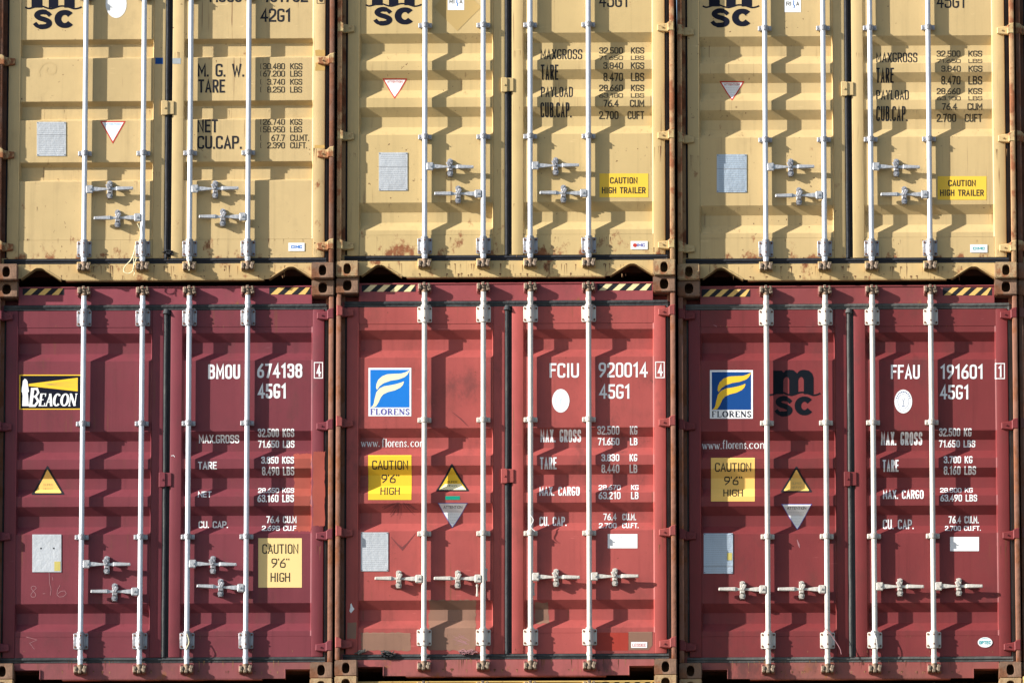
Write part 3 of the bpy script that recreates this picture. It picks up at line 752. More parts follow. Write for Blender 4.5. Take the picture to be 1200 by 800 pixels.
block(L2, [('MAX. GROSS', 633.2, 503, 680.8, 516.8), ('TARE', 632.8, 535.8, 652.3, 549.3), ('MAX. CARGO', 632, 569.2, 679.3, 580.8), ('CU. CAP.', 632, 604, 664.3, 615.3)], WH, .13)
block(L2, [('32.500', 700, 499.3, 725.8, 508.3), ('KG', 738.2, 499.3, 747, 508.3), ('71.650', 700.5, 511.7, 725.8, 520.3), ('LB', 738.2, 511.7, 747, 520.3),
 ('3.830', 704.8, 532, 725.8, 540.5), ('KG', 737.8, 532, 746.8, 540.5), ('8.440', 704.8, 544.3, 725.8, 553), ('LB', 737.8, 544.3, 746.8, 553),
 ('28.670', 701.5, 566.8, 727.3, 573.6), ('KG', 739.5, 566.8, 748.3, 573.6), ('63.210', 701.5, 576.3, 727.3, 584.8), ('LB', 739.5, 576.3, 748.3, 584.8),
 ('76.4', 707, 600.3, 722.5, 608.2), ('CU.M.', 729.2, 600.3, 745.7, 608.2), ('2.700', 701.8, 611.5, 722.5, 618.3), ('CU.FT.', 729.2, 611.5, 748.7, 618.3)], WH, .158)
block(L3, [('FFAU', 1044, 427.7, 1077.8, 444.2), ('191601', 1101.8, 427.3, 1152.3, 444.2), ('45G1', 1101.5, 451.3, 1135.5, 468)], WH, .14)
block(L3, [('MAX. GROSS', 1032.5, 506, 1080.8, 520.3), ('TARE', 1034.3, 538.8, 1053, 552.3), ('MAX. CARGO', 1034.7, 573.3, 1082.3, 584.5), ('CU. CAP.', 1034.7, 607.3, 1071.3, 619)], WH, .13)
block(L3, [('32.500 KG', 1100.5, 501.8, 1138.5, 510.5), ('71.650 LBS', 1100.5, 514.5, 1143, 522.8), ('3.700 KG', 1106, 534.3, 1139.5, 542.8), ('8.160 LBS', 1106, 546.3, 1143.8, 555.3),
 ('28.800 KG', 1101.8, 570.3, 1140, 576.5), ('63.490 LBS', 1102, 579.3, 1145, 587.5), ('76.4 CU.M.', 1111.8, 603.3, 1147.5, 611.8), ('2.700 CU.FT.', 1107.5, 614.8, 1149.8, 621.3)], WH, .158)
def check_digit(s, d, x0, y0, x1, y1, mat, t=1.1, pad=2.4):
    pl = stroke([(x0, y0), (x1, y0), (x1, y1), (x0, y1)], t, True)+text_polys(d, x0+pad, y0+2, x1-pad+.6, y1-1.6, 2.1)
    s.decal('check_digit', [(pl, mat)], s.doors[1], plane=.072)
check_digit(L1, '4', 368.4, 424.8, 378, 443, WH); check_digit(L2, '4', 768.3, 424.3, 778.4, 442.5, WH); check_digit(L3, '1', 1166.6, 426, 1177, 443.6, WH, pad=3.3)
# cream containers
block(U1, [('MSCU', 245.8, -13, 283.3, 3.3), ('181782', 309, -13, 360.8, 3.3), ('42G1', 305.3, 10.8, 340.8, 26.3), ('M. G. W.', 231.7, 75.3, 287, 90.5), ('TARE', 232.5, 93.7, 263.7, 109.2),
           ('NET', 231.2, 140.3, 255.3, 155.8), ('CU.CAP.', 231.2, 159.7, 284.2, 175)], BK, .145)
check_digit(U1, '0', 371.4, -15, 380.4, 4.5, SB, .5)
block(U1, [('30.480', 308.3, 74.7, 333.8, 82), ('KGS', 340, 74.7, 354.2, 82), ('67.200', 308.3, 83.3, 333.8, 90.5), ('LBS', 340, 83.3, 353.8, 90.5),
 ('3.740', 313.3, 93, 333.8, 100), ('KGS', 340, 93, 354, 100), ('8.250', 313.3, 102, 333.8, 109.2), ('LBS', 340, 102, 353.8, 109.2),
 ('26.740', 308.3, 139.7, 333.8, 147), ('KGS', 340, 139.7, 354, 147), ('58.950', 308.3, 148.7, 333.8, 155.8), ('LBS', 340, 148.7, 353.8, 155.8),
 ('67.7', 317.8, 158.3, 333.8, 165.8), ('CU.MT.', 340, 158.3, 362.5, 165.8), ('2.390', 313.3, 167.2, 333.8, 174.5), ('CU.FT.', 340, 167.2, 360, 174.5),
 ('{', 304.5, 74.7, 307, 82), ('{', 304.5, 83.3, 307, 90.5), ('{', 304.5, 93, 307, 100), ('{', 304.5, 102, 307, 109.2), ('{', 304.5, 139.7, 307, 147), ('{', 304.5, 148.7, 307, 155.8), ('{', 304.5, 158.3, 307, 165.8), ('{', 304.5, 167.2, 307, 174.5)], SB, .14)
block(U2, [('45G1', 702, -8, 735.8, 9.1), ('MAXGROSS', 633.3, 56.7, 682.2, 70), ('TARE', 633.8, 76.3, 654.2, 92.8), ('PAYLOAD', 633.8, 100.8, 671.2, 114.2), ('CUB.CAP.', 633.3, 120.5, 670, 136.7)], BK, .108)
rows = []
for t, a, y0, b, y1, u, ua in (('32.500', 702, 54.5, 730, 62.2, 'KGS', 739.2), ('71.650', 702, 65, 730, 70.8, 'LBS', 739.2), ('3.840', 707, 73.7, 730, 81.3, 'KGS', 739.2), ('8.470', 707, 85.3, 730, 94.2, 'LBS', 739.2),
  ('28.660', 702, 98.3, 730, 106.3, 'KGS', 739.2), ('63.180', 702, 109.2, 730, 115, 'LBS', 739.2), ('76.4', 707.2, 117.5, 724.7, 125.8, 'CUM', 738), ('2.700', 702, 130, 724.7, 138.7, 'CUFT', 735.3)):
    rows += [(t, a, y0, b, y1), (u, ua, y0, 754.8, y1)]
block(U2, rows, SB, .158)
block(U3, [('45G1', 1097.7, -7, 1130.7, 10.1), ('MAXGROSS', 1026.8, 60.7, 1075, 73.6), ('TARE', 1026.8, 80, 1047.4, 96.2), ('PAYLOAD', 1026.8, 104.6, 1065, 117.4), ('CUB.CAP.', 1026.8, 124.9, 1064, 141)], BK, .108)
rows = []
for t, a, y0, b, y1, u, ua in (('32.500', 1097.7, 58.4, 1125.7, 65.8, 'KGS', 1134.8), ('71.650', 1097.7, 69, 1125.7, 74.4, 'LBS', 1134.8), ('3.840', 1103, 77.6, 1125.7, 84.7, 'KGS', 1134.8), ('8.470', 1103, 89, 1125.7, 98.2, 'LBS', 1134.8),
  ('28.660', 1097.7, 102.3, 1125.7, 110, 'KGS', 1134.8), ('63.180', 1097.7, 112.7, 1125.7, 118.2, 'LBS', 1134.8), ('76.4', 1103.7, 121.5, 1121.3, 129.3, 'CUM', 1133.5), ('2.700', 1097.7, 133.3, 1120.6, 142, 'CUFT', 1130.7)):
    rows += [(t, a, y0, b, y1), (u, ua, y0, 1151, y1)]
block(U3, rows, SB, .158)

# ------------------------------------------------------------------ painted shipping-line logo (m over a wave over sc)
def line_logo(s, fx, fy, mat, door):
    def T(pl): return [(fx(a), fy(b)) for a, b in pl]
    polys = [T([(625, 305), (625, 105), (700, 105), (712, 122), (712, 305)]), T([(763, 305), (763, 188), (838, 188), (838, 305)]), T([(887, 305), (887, 188), (970, 188), (970, 305)])]
    for ou, inn in (([(700, 150), (712, 122), (735, 102), (765, 97), (800, 102), (826, 125), (838, 160), (838, 190)], [(712, 190), (718, 175), (726, 165), (740, 158), (752, 162), (758, 172), (763, 185), (763, 190)]),
                    ([(826, 140), (838, 118), (852, 105), (885, 97), (930, 105), (958, 130), (970, 165), (970, 190)], [(838, 190), (843, 175), (850, 166), (863, 158), (874, 162), (880, 170), (887, 185), (887, 190)])):
        for a_ in range(7): polys.append(T([ou[a_], ou[a_+1], inn[a_+1], inn[a_]]))
    def cat(P, n=5):
        out = []; Q = [P[0]]+P+[P[-1]]
        for i in range(1, len(Q)-2):
            for k in range(n):
                t = k/n; a, b, c, d = [Vector(q) for q in Q[i-1:i+3]]
                v = .5*((2*b)+(-a+c)*t+(2*a-5*b+4*c-d)*t*t+(-a+3*b-3*c+d)*t**3); out.append((v.x, v.y))
        return out+[P[-1]]
    sp = cat([(776, 376), (752, 352), (715, 342), (682, 352), (668, 374), (690, 396), (730, 410), (762, 428), (766, 450), (745, 468), (708, 474), (672, 466), (650, 440)])
    polys += [T(q) for q in stroke(sp, [44 if 6 < i < len(sp)-8 else 34 for i in range(len(sp))])]
    cp = [(892+56*math.cos(R(a)), 405-58*math.sin(R(a))) for a in range(38, 325, 11)]
    polys += [T(q) for q in stroke(cp, [44+10*abs(math.cos(R(a+0))) for a in range(38, 325, 11)])]
    wv = cat([(575, 300), (600, 312), (635, 304), (675, 291), (710, 292), (745, 306), (780, 314), (815, 305), (850, 292), (890, 291), (930, 302), (965, 314), (1000, 310), (1028, 298)])
    polys += [T(q) for q in stroke(wv, 14)]
    s.decal('painted_logo', [(polys, mat)], door)
lx = lambda x0, x1: (lambda v: x0+(v-640)*(x1-x0)/330)
ly = lambda y0, y1: (lambda v: y0+(v-320)*(y1-y0)/170)
line_logo(L3, lambda v: 820+v/7.275, lambda v: 420+v/7.275, PR['darklogo'], L3.doors[0])
line_logo(U1, lx(39.2, 87.5), ly(11.7, 34.2), PR['navy'], U1.doors[0])
line_logo(U2, lx(438, 485.8), ly(8.7, 30), PR['navy'], U2.doors[0])
line_logo(U3, lx(833, 881.2), ly(10.3, 32.2), PR['navy'], U3.doors[0])

# ------------------------------------------------------------------ stickers
# lighthouse sticker
def bq(pts): return [(10+a/10, 420+b/10) for a, b in pts]
def bqs(q): return [bq(p) for p in q]
lines = [stroke([(420, 306), (812, 262+k*22)], 2.4)[0] for k in (0, 1, 2, 3, 4)]
L1.decal('lighthouse_sticker', [([bq(rect(128, 192, 858, 600))], PR['sunyellow']), ([bq(rect(140, 204, 846, 588))], PR['navy']),
   ([bq([(238, 300), (812, 228), (812, 388), (238, 325)])], PR['sunyellow']), (bqs(lines), PR['ochre']),
   ([bq([(190, 240), (212, 250), (226, 275), (228, 310), (240, 380), (240, 392), (228, 402), (231, 440), (240, 560), (162, 560), (167, 440), (162, 402), (150, 390), (150, 378), (165, 310), (170, 265)])], WH),
   (bqs(serif_polys('B', 238, 355, 352, 560, 38, .12)+serif_polys('EACON', 352, 415, 790, 560, 26, .14, .04)), WH)], L1.doors[0])
def flag_sticker(s, ox, oy, k, blue, wing, ink):
    def q(pts): return [(ox+a*k, oy+b*k) for a, b in pts]
    up = [(700, 140), (690, 165), (672, 195), (640, 222), (570, 248), (480, 262), (400, 290), (350, 325), (320, 370), (307, 345), (312, 300), (335, 250), (380, 210), (440, 187), (520, 182), (600, 180), (650, 165), (680, 150)]
    lo = [(632, 270), (630, 295), (617, 318), (590, 345), (530, 375), (450, 395), (395, 420), (365, 455), (335, 520), (310, 560), (290, 572), (245, 572), (272, 552), (283, 520), (290, 480), (310, 400), (345, 355), (400, 328), (480, 315), (550, 300), (600, 285)]
    s.decal('flag_sticker', [([q(rect(218, 112, 720, 678))], WH), ([q(rect(240, 135, 698, 575))], blue), ([q(up), q(lo)], wing),
        ([q(p) for p in serif_polys('FLORENS', 240, 592, 698, 660, 13, 0, .14)], ink)], s.doors[0])
flag_sticker(L2, 410, 420, .1, PR['blue'], PR['pale'], PR['violet'])
flag_sticker(L3, 832-218*.1006, 433.7-112*.0991, .1003, PR['deepblue'], PR['sunyellow'], PR['navy'])
L2.decal('web_address', [(serif_polys('www.', 422.7, 513.6, 445, 522.2, .95, 0, .03)+serif_polys('florens.', 447, 512.8, 479, 522.4, 1.05, 0, .06)+serif_polys('com', 481, 512.8, 499.3, 522.4, 1.05, 0, .06), WH)], L2.doors[0])
L3.decal('web_address', [(serif_polys('www.', 822.7, 516.2, 846, 524.8, .95, 0, .03)+serif_polys('florens.', 846.5, 514.8, 877, 524.5, 1.05, 0, .06)+serif_polys('com', 878, 514.8, 899.3, 524.5, 1.05, 0, .06), WH)], L3.doors[0])
def caution(s, x0, y0, x1, y1, door, mat):
    w_, h_ = x1-x0, y1-y0
    f = lambda a, b: (x0+a*w_, y0+b*h_)
    pl = []
    for t, a, b, c, d in (('CAUTION', .09, .12, .92, .315), ("9'6\"", .30, .41, .72, .60), ('HIGH', .28, .70, .73, .885)):
        p, q = f(a, b), f(c, d); pl += text_polys(t, p[0], p[1], q[0], q[1], 1.4)
    s.decal('height_caution_sticker', [([rect(x0, y0, x1, y1)], mat), (pl, SB)], door)
caution(L1, 302.8, 630.5, 353.8, 688.3, L1.doors[1], PR['paleyellow'])
caution(L2, 431.5, 533.2, 482.2, 585.7, L2.doors[0], PR['sunyellow'])
caution(L3, 833.2, 536.2, 884.5, 587.5, L3.doors[0], PR['caution'])
def trailer(s, x0, y0, x1, y1):
    w_, h_ = x1-x0, y1-y0
    s.decal('trailer_caution_sticker', [([rect(x0, y0, x1, y1)], PR['yellow']), (text_polys('CAUTION', x0+.215*w_, y0+.16*h_, x0+.78*w_, y0+.43*h_, 1.35)+text_polys('HIGH TRAILER', x0+.05*w_, y0+.57*h_, x0+.945*w_, y0+.84*h_, 1.35), SB)], s.doors[1])
trailer(U2, 702.5, 203.7, 759.7, 231.7); trailer(U3, 1098.7, 206.9, 1156, 234.6)
def small_lines(x0, x1, y0, n, dy, cx=None, taper=0., t=.35, seed=0):
    rnd = random.Random(seed); out = []
    for i in range(n):
        y = y0+i*dy; a, b = x0+taper*i, x1-taper*i; x = a+rnd.uniform(0, .5)
        while x < b-.4:
            l = rnd.uniform(.7, 2.2); out += stroke([(x, y), (min(x+l, b), y)], t); x += l+rnd.uniform(.4, .8)
    return out
def warn_up(s, ax, ay, x0, x1, yb, inner, door, faded=False):
    cx = ax; def_ = []
    def tri(k):
        gx, gy = (ax+x0+x1)/3, (ay+2*yb)/3
        pts = [(ax, ay), (x1, yb), (x0, yb)]; out = []
        P = [(gx+(p[0]-gx)*k, gy+(p[1]-gy)*k) for p in pts]
        return _round(P, 2.2*k, True)
    ly_ = [(tri(1.0), BK), (tri(.80), inner)]
    L_ = [([p], m_) for p, m_ in ly_]
    if faded:
        h = yb-ay; yy = yb-h*.30; gx = (x0+x1)/2; hw = (x1-x0)/2
        L_.append(([[(gx-hw*.46, yy), (gx+hw*.46, yy), (gx+hw*.79, yb-h*.062), (gx-hw*.79, yb-h*.062)]], PR['pale']))
    yb2 = yb-(yb-ay)*.36
    L_.append((text_polys('SUPER', ax-5.5, yb2-1.4, ax+6, yb2+1.1, .32)+text_polys('HEAVY', ax-5.5, yb2+3.2, ax+6, yb2+5.6, .32), PR['ochre'] if not faded else SB))
    s.decal('warning_sticker', L_, door)
warn_up(L1, 55.7, 545, 36.2, 76.2, 579.2, PR['caution'], L1.doors[0])
warn_up(L2, 529.5, 542.5, 510.2, 550.6, 575.4, PR['sunyellow'], L2.doors[0], True)
warn_up(L3, 933.3, 545.6, 914.2, 952.6, 576.2, PR['caution'], L3.doors[0])
def warn_down(s, x0, x1, y0, ax, ay, border, ink, door, k=.86):
    gx, gy = (ax+x0+x1)/3, (ay+2*y0)/3; P = [(x0, y0), (x1, y0), (ax, ay)]
    q = [(gx+(p[0]-gx)*k, gy+(p[1]-gy)*k) for p in P]; w_ = x1-x0
    s.decal('attention_sticker', [([P], border), ([q], WH), (text_polys('ATTENTION', x0+w_*.19, y0+w_*.085, x1-w_*.19, y0+w_*.165, .42)
        + small_lines(x0+w_*.24, x1-w_*.24, y0+w_*.25, 5, w_*.095, taper=w_*.05, t=.14, seed=int(x0)), ink)], door)
warn_down(L2, 512.9, 548.4, 589.2, 530, 618.2, PR['violet'], SB, L2.doors[0], .93)
warn_down(L3, 915.5, 951.6, 590.5, 934.4, 620.2, PR['violet'], SB, L3.doors[0], .93)
warn_down(U1, 117.4, 147.5, 142.4, 132.3, 169, PR['red'], PR['lightblue'], U1.doors[0], .84)
warn_down(U2, 448, 477.2, 91.3, 462.5, 116.5, PR['red'], PR['red'], U2.doors[0], .84)
warn_down(U3, 843, 872.5, 94.5, 857.8, 118.5, PR['red'], PR['red'], U3.doors[0], .84)
L2.decal('green_tape', [([rect(522, 581.2, 539, 585.6)], PR['green'])], L2.doors[0])
L2.decal('blank_label', [([rect(712.2, 625.6, 747, 642.3)], WH), (small_lines(722, 738, 629.2, 1, 1, seed=3), PR['grey'])], L2.doors[1])
L3.decal('blank_label', [([rect(1113.3, 629, 1147.2, 645.6)], WH), (small_lines(1124, 1136, 631, 1, 1, seed=3), PR['grey'])], L3.doors[1])
L2.decal('small_paper_label', [([rect(739.6, 752, 758.4, 759)], PR['white']), (text_polys('LESSEE', 741, 754, 757, 757.4, .45), PR['red'])], L2.doors[1], base=.0035)
L2.decal('torn_label', [([[(412, 707), (413.5, 711), (415.5, 713.5), (413.5, 716), (411.5, 718.5), (409.6, 716), (410.6, 712), (410.8, 708)]], WH)], L2.doors[0])
def round_seal(s, cx, cy, rx, ry, strong, door, name='round_seal_sticker'):
    dots = []
    n = 11
    for i in range(n):
        a = R(200+140*i/(n-1)); d = a
        c = (cx+rx*.80*math.cos(d), cy+ry*.80*math.sin(d)); t = Vector((-rx*math.sin(d), ry*math.cos(d))).normalized()
        dots += stroke([(c[0]-t.x*.55, c[1]-t.y*.55), (c[0]+t.x*.55, c[1]+t.y*.55)], 1.5 if strong else .7)
    for i in range(9):
        a = R(45+90*i/8); c = (cx+rx*.80*math.cos(a), cy+ry*.80*math.sin(a)); dots += stroke([(c[0]-.4, c[1]), (c[0]+.4, c[1])], .6)
    ring = stroke([(cx+rx*.62*math.cos(R(a)), cy+ry*.62*math.sin(R(a))) for a in range(0, 360, 15)], .3, True)
    fig = stroke([(cx-2, cy-4), (cx, cy), (cx+2.2, cy-4.5)], .35)+stroke([(cx, cy), (cx, cy+4.5)], .5)+stroke([(cx-1.6, cy+5.5), (cx+1.6, cy+5.5)], .8 if strong else .4)
    s.decal(name, [([ell(cx, cy, rx, ry)], WH), (dots+fig+ring, PR['deepblue'] if strong else PR['lightblue'])], door)
round_seal(L2, 657.2, 469.7, 10.2, 13.8, False, L2.doors[1]); round_seal(L3, 1058.5, 470.5, 10.4, 13.9, True, L3.doors[1])
U1.decal('round_seal_sticker', [([ell(136.2, 5, 12.3, 16.8)], WH)], U1.doors[0])
L3.decal('oval_sticker', [([ell(1154.3, 752.5, 8.6, 6)], WH), (text_polys('OPTEC', 1147.4, 750.8, 1161, 754.8, .9)+stroke([(1150, 748.6), (1154, 747.6), (1158.5, 748.6)], .5), PR['teal'])], L3.doors[1], base=.0035)
for s, x0, y0, x1, y1, c in ((U1, 338, 285, 357, 294.7, 'blue'), (U2, 739, 283, 759, 292.7, 'violet'), (U3, 1136.8, 287, 1157, 296.4, 'teal')):
    s.decal('maker_label', [([rect(x0, y0, x1, y1)], WH), (text_polys('CIMC', x0+3.2, y0+3, x1-3, y1-3.1, .9), PR[c])]+([([ell(x0+5, (y0+y1)/2, 2.3, 2.3, 12)], PR['red'])] if s is U2 else []), s.doors[1], base=.0035)
for s, x0, y1 in ((U2, 524.7, 12.5), (U3, 919.2, 15)):
    L_ = []
    if s is U2: L_.append(([[(536, -19), (564, 9), (536, 37), (508, 9)]], PR['ochre']))
    L_ += [([rect(x0, y1-22, x0+19.3, y1)], WH), (text_polys('RI', x0+2.1, y1-12.3, x0+8.2, y1-7.6, .75)+text_polys('A', x0+13.8, y1-12.3, x0+17.3, y1-7.6, .75), SB), (stroke([(x0+10.8, y1-14), (x0+10.4, y1-8.5), (x0+11.8, y1-8), (x0+11, y1-4.6)], .75), PR['blue'])]
    s.decal('inspection_label', L_, s.doors[0])
U2_dia = None
U1.decal('blue_label', [([rect(182, 68, 190.8, 75.4)], PR['deepblue'])], U1.doors[0], plane=.07)
U1.decal('grey_label', [([rect(202.2, 68.6, 211.8, 75.2)], PR['grey'])], U1.doors[1], plane=.07)
# data plates: thin metal plates riveted to the sheet
def data_plate(s, x0, y0, x1, y1, mat, door, kind):
    o = s.decal('data_plate', [([rect(x0, y0, x1, y1)], mat)], door, base=.004)
    me = o.data; bm = bmesh.new(); bm.from_mesh(me)
    r = bmesh.ops.extrude_face_region(bm, geom=bm.faces[:])
    for v in r['geom']:
        if isinstance(v, bmesh.types.BMVert): v.co.y += .0035
    bmesh.ops.recalc_face_normals(bm, faces=bm.faces); bm.to_mesh(me); bm.free()
    w_, h_ = x1-x0, y1-y0; L_ = []
    if kind == 'holes':
        L_ = [([ell(x0+w_*.30, y0+h_*.37, 1.1, 1.1, 8), ell(x0+w_*.74, y0+h_*.37, 1.1, 1.1, 8)], BK), ([rect(x0+w_*.76, y0+h_*.72, x0+w_*.97, y0+h_*.97)], PLATEY)]
    else:
        n = int(h_/2.6)
        L_ = [(small_lines(x0+2, x1-2, y0+2.5, n, 2.5, t=.32, seed=int(x0)), PLATET)]
        if kind == 'line': L_.append((stroke([(x0, y0+h_*.38), (x1, y0+h_*.38)], .6), PLATET))
        if kind == 'spot': L_.append(([rect(x0+w_*.80, y0+h_*.49, x0+w_*.97, y0+h_*.67)], PLATEY)); L_.append((stroke([(x0, y0+h_*.82), (x1, y0+h_*.82)], .6), PLATET))
        L_.append(([ell(a, b, .6, .6, 6) for a in (x0+1.2, x1-1.2) for b in (y0+1.2, y1-1.2)], BK))
    s.decal('plate_engraving', L_, door, base=.0046)
data_plate(L1, 38, 626.2, 72, 670.3, PLATE, L1.doors[0], 'holes'); data_plate(L2, 423, 623.7, 455, 669.2, PLATE, L2.doors[0], 'text')
data_plate(L3, 824.7, 624.7, 858.9, 672, PLATEB, L3.doors[0], 'spot'); data_plate(U1, 43.3, 143.5, 77.4, 183.3, PLATE, U1.doors[0], 'line')
data_plate(U2, 444, 179.2, 477.6, 223.8, PLATE, U2.doors[0], 'line'); data_plate(U3, 840, 181.4, 875, 226, PLATEB, U3.doors[0], 'line')
# hazard stripes on the header beams
def hazard(s, x0, y0, x1, y1, mat, n=4, slant=1.1):
    h_ = y1-y0; st = (x1-x0)/n; pl = []
    for i in range(-1, n+1):
        a = x0+i*st+st*.1; q = [(a+h_*slant, y0), (a+h_*slant+st*.5, y0), (a+st*.5, y1), (a, y1)]
        out = []
        q = [(min(max(p[0], x0+.3), x1-.3), p[1]) for p in q]
        if abs(q[1][0]-q[3][0])+abs(q[0][0]-q[2][0]) > 1.5 and len(set(q)) == 4: pl.append(q)
    s.decal('hazard_stripe', [([rect(x0, y0, x1, y1)], BK), (pl, mat)], s.head, fixed=.075, plane=.075)
for s in (L1, L2, L3, B2): s.head = [c for c in s.e.children if c.name.startswith('header_beam')][0]
hazard(L1, 26.5, 337, 75, 345.6, PR['stripe'], 3); hazard(L1, 315.5, 336.4, 364, 345, PR['stripe'], 3)
hazard(L2, 424, 333.9, 487, 341.8, PR['stripewhite'], 4); hazard(L2, 700, 332.6, 763.6, 340.3, PR['stripewhite'], 4)
hazard(L3, 822, 339, 879, 347.6, PR['stripe'], 4); hazard(L3, 1104.8, 337, 1162.3, 346, PR['stripe'], 4)
hazard(B2, 706, 797.5, 766, 805.5, PR['stripe'], 5)

# ------------------------------------------------------------------ repaint patches, scuffs and marks
def ragged(x0, y0, x1, y1, amp, n=7, seed=1):
    r = random.Random(seed); P = []
    for (a, b), (c, d) in (((x0, y0), (x1, y0)), ((x1, y0), (x1, y1)), ((x1, y1), (x0, y1)), ((x0, y1), (x0, y0))):
        for i in range(n): P.append((a+(c-a)*i/n+r.uniform(-amp, amp), b+(d-b)*i/n+r.uniform(-amp, amp)))
    return P
D = L1.doors[1]
L1.decal('repaint_patch', [([ragged(344.5, 531, 364.4, 622, 1.3, 22, 1)], PATCH['orange'])], D, base=.0006)
L1.decal('repaint_patch', [([ragged(366.8, 529, 380.4, 616, .8, 22, 2)], PATCH['orange'])], D, base=.0006, plane=.072)
L2.decal('repaint_patch', [([ragged(423.3, 741, 481, 762.3, .7, 16, 3)], PATCH['tan']), ([ragged(502.5, 703, 557.5, 762, .9, 18, 4)], PATCH['tan'])], L2.doors[0], base=.0006)
L2.decal('repaint_patch', [([ragged(407, 729, 417.5, 748, .4, 4, 5)], PATCH['tan'])], L2.doors[0], base=.0006, plane=.072)
L2.decal('repaint_patch', [([ragged(698, 741, 736.4, 762, .3, 4, 6)], PATCH['red']), ([[(736.6, 740), (764.5, 740), (764.5, 756), (760, 761.5), (736.6, 761.5)]], PATCH['tan'])], L2.doors[1], base=.0006)
L2.decal('repaint_patch', [([ragged(627, 706, 643, 730, 1.2, 5, 7)], PATCH['tan'])], L2.doors[1], base=.0006)
for y0, y1 in ((59, 66), (74, 83)): U1.decal('repaint_patch', [([ragged(369.5, y0, 380.5, y1, .4, 3, y0)], PATCH['ochre'])], U1.doors[1], base=.0006, plane=.072)
U1.decal('repaint_patch', [([ragged(368.5, 170, 380, 174, .4, 3, 5)], PATCH['ochre'])], U1.doors[1], base=.0006, plane=.072)
hand = [[(41.5, 687), (38.5, 686.3), (36.2, 688.5), (39, 692.5), (42.3, 696), (41.3, 699.3), (37.5, 699.6), (36, 697), (39, 692.5), (43, 689), (41.5, 687)], [(50.3, 695.5), (53, 695.2)], [(57.8, 671), (58.2, 683), (60, 690), (59.2, 697.5)], [(61.5, 676), (62.2, 680)],
        [(70.5, 685.5), (67.5, 691), (66.8, 696.5), (69.5, 699.4), (74.5, 698.8), (78, 695.5), (76, 692), (71, 692.8), (68, 695.5)]]
L1.decal('chalk_writing', [(sum([stroke(_round(h, 1.2, False), .55) for h in hand], []), PR['chalk'])], L1.doors[0])
L1.decal('chalk_mark', [(stroke([(31, 746), (43.5, 749.5), (35, 753.5), (40.5, 760.5)], .45), PR['chalk'])], L1.doors[0])
L1.decal('chalk_mark', [(stroke([(200.5, 534), (203.5, 533.5), (204.8, 535.5)], .6), PR['white'])], L1.doors[1], plane=.072)
L2.decal('scuff_mark', [(stroke([(458, 629), (466, 638), (471.5, 643), (477, 637), (487, 625)], [.5, 1.6, 3.2, 1.6, .5]), PR['smudge']), (stroke([(530, 483), (540, 491), (549, 500)], [.4, 1.4, .4]), PR['smudge'])], L2.doors[0], base=.0008)
rs = random.Random(4); sc = []
for i in range(34):
    a = rs.uniform(195, 345); r0, r1 = rs.uniform(2, 10), rs.uniform(10, 24)
    sc += stroke([(470+r0*math.cos(R(a)), 588-r0*.5*math.sin(R(a))*-1*-1+0), (470+r1*math.cos(R(a)), 588-r1*.8*math.sin(R(a)))], rs.uniform(.2, .7))
L2.decal('scuff_mark', [(sc, PR['smudge'])], L2.doors[0], base=.0008)
sc = []
for i in range(16):
    x, y = rs.uniform(530, 545), rs.uniform(746, 756); a = R(rs.uniform(-35, 35)); l = rs.uniform(3, 8)
    sc += stroke([(x-l*math.cos(a), y-l*math.sin(a)), (x+l*math.cos(a), y+l*math.sin(a))], .3)
L2.decal('scratch_mark', [(sc, PR['chalk'])], L2.doors[0], base=.0016)
L3.decal('scratch_mark', [(stroke([(934, 632), (936, 638), (937, 642)], [.5, 2, .4]), PR['chalk'])], L3.doors[0])
L3.decal('scratch_mark', [(stroke([(836, 381), (840, 383)], [.4, 1.0]), PR['chalk'])], L3.doors[0])
# graffiti ghost on the first cream door
sw = [(47, 90), (45, 84), (50, 76), (59, 73), (66, 78), (65, 86), (58, 88), (53, 84), (56, 80)]
U1.decal('faded_scrawl', [(stroke(_round([(a, b) for a, b in sw], 3, False), 2.2), PATCH['ochre'] if False else flat('ghost', (.50, .365, .18)))], U1.doors[0], base=.0008)

RR = [material('rust_run_dark', (.13, .055, .028), rough=.9, bump=0, dirt=.2), material('rust_run_pale', (.33, .19, .085), rough=.9, bump=0, mott=.3)]
def rust_runs(s, spots, sill=False, seed=0):
    r = random.Random(seed)
    for di in (0, 1):
        A, B = [], []
        for x0, x1, y, n, lmin, lmax, wd in spots:
            for i in range(n):
                x = r.uniform(x0, x1); l = r.uniform(lmin, lmax); t = r.uniform(.25, 1)*wd; y_ = y+r.uniform(-.6, .6)
                if (x < s.mid) != (di == 0): continue
                k = r.uniform(-.4, .4)
                (A if r.random() < .4 else B).extend(stroke([(x, y_), (x+k*.3, y_+l*.4), (x+k, y_+l)], [t, t*.6, .08]))
                if r.random() < .5: A.append(ell(x+r.uniform(-.5, .5), y_, t*r.uniform(.5, 1.3), t*r.uniform(.4, .8), 7))
        par = [c for c in s.e.children if c.name.startswith('sill_beam')][0] if sill else s.doors[di]
        if A or B:
            o = s.decal('rust_runs', [(B, RR[1]), (A, RR[0])], par, base=.0007, fixed=.076 if sill else None, plane=.076)
            if o: o['kind'] = 'stuff'
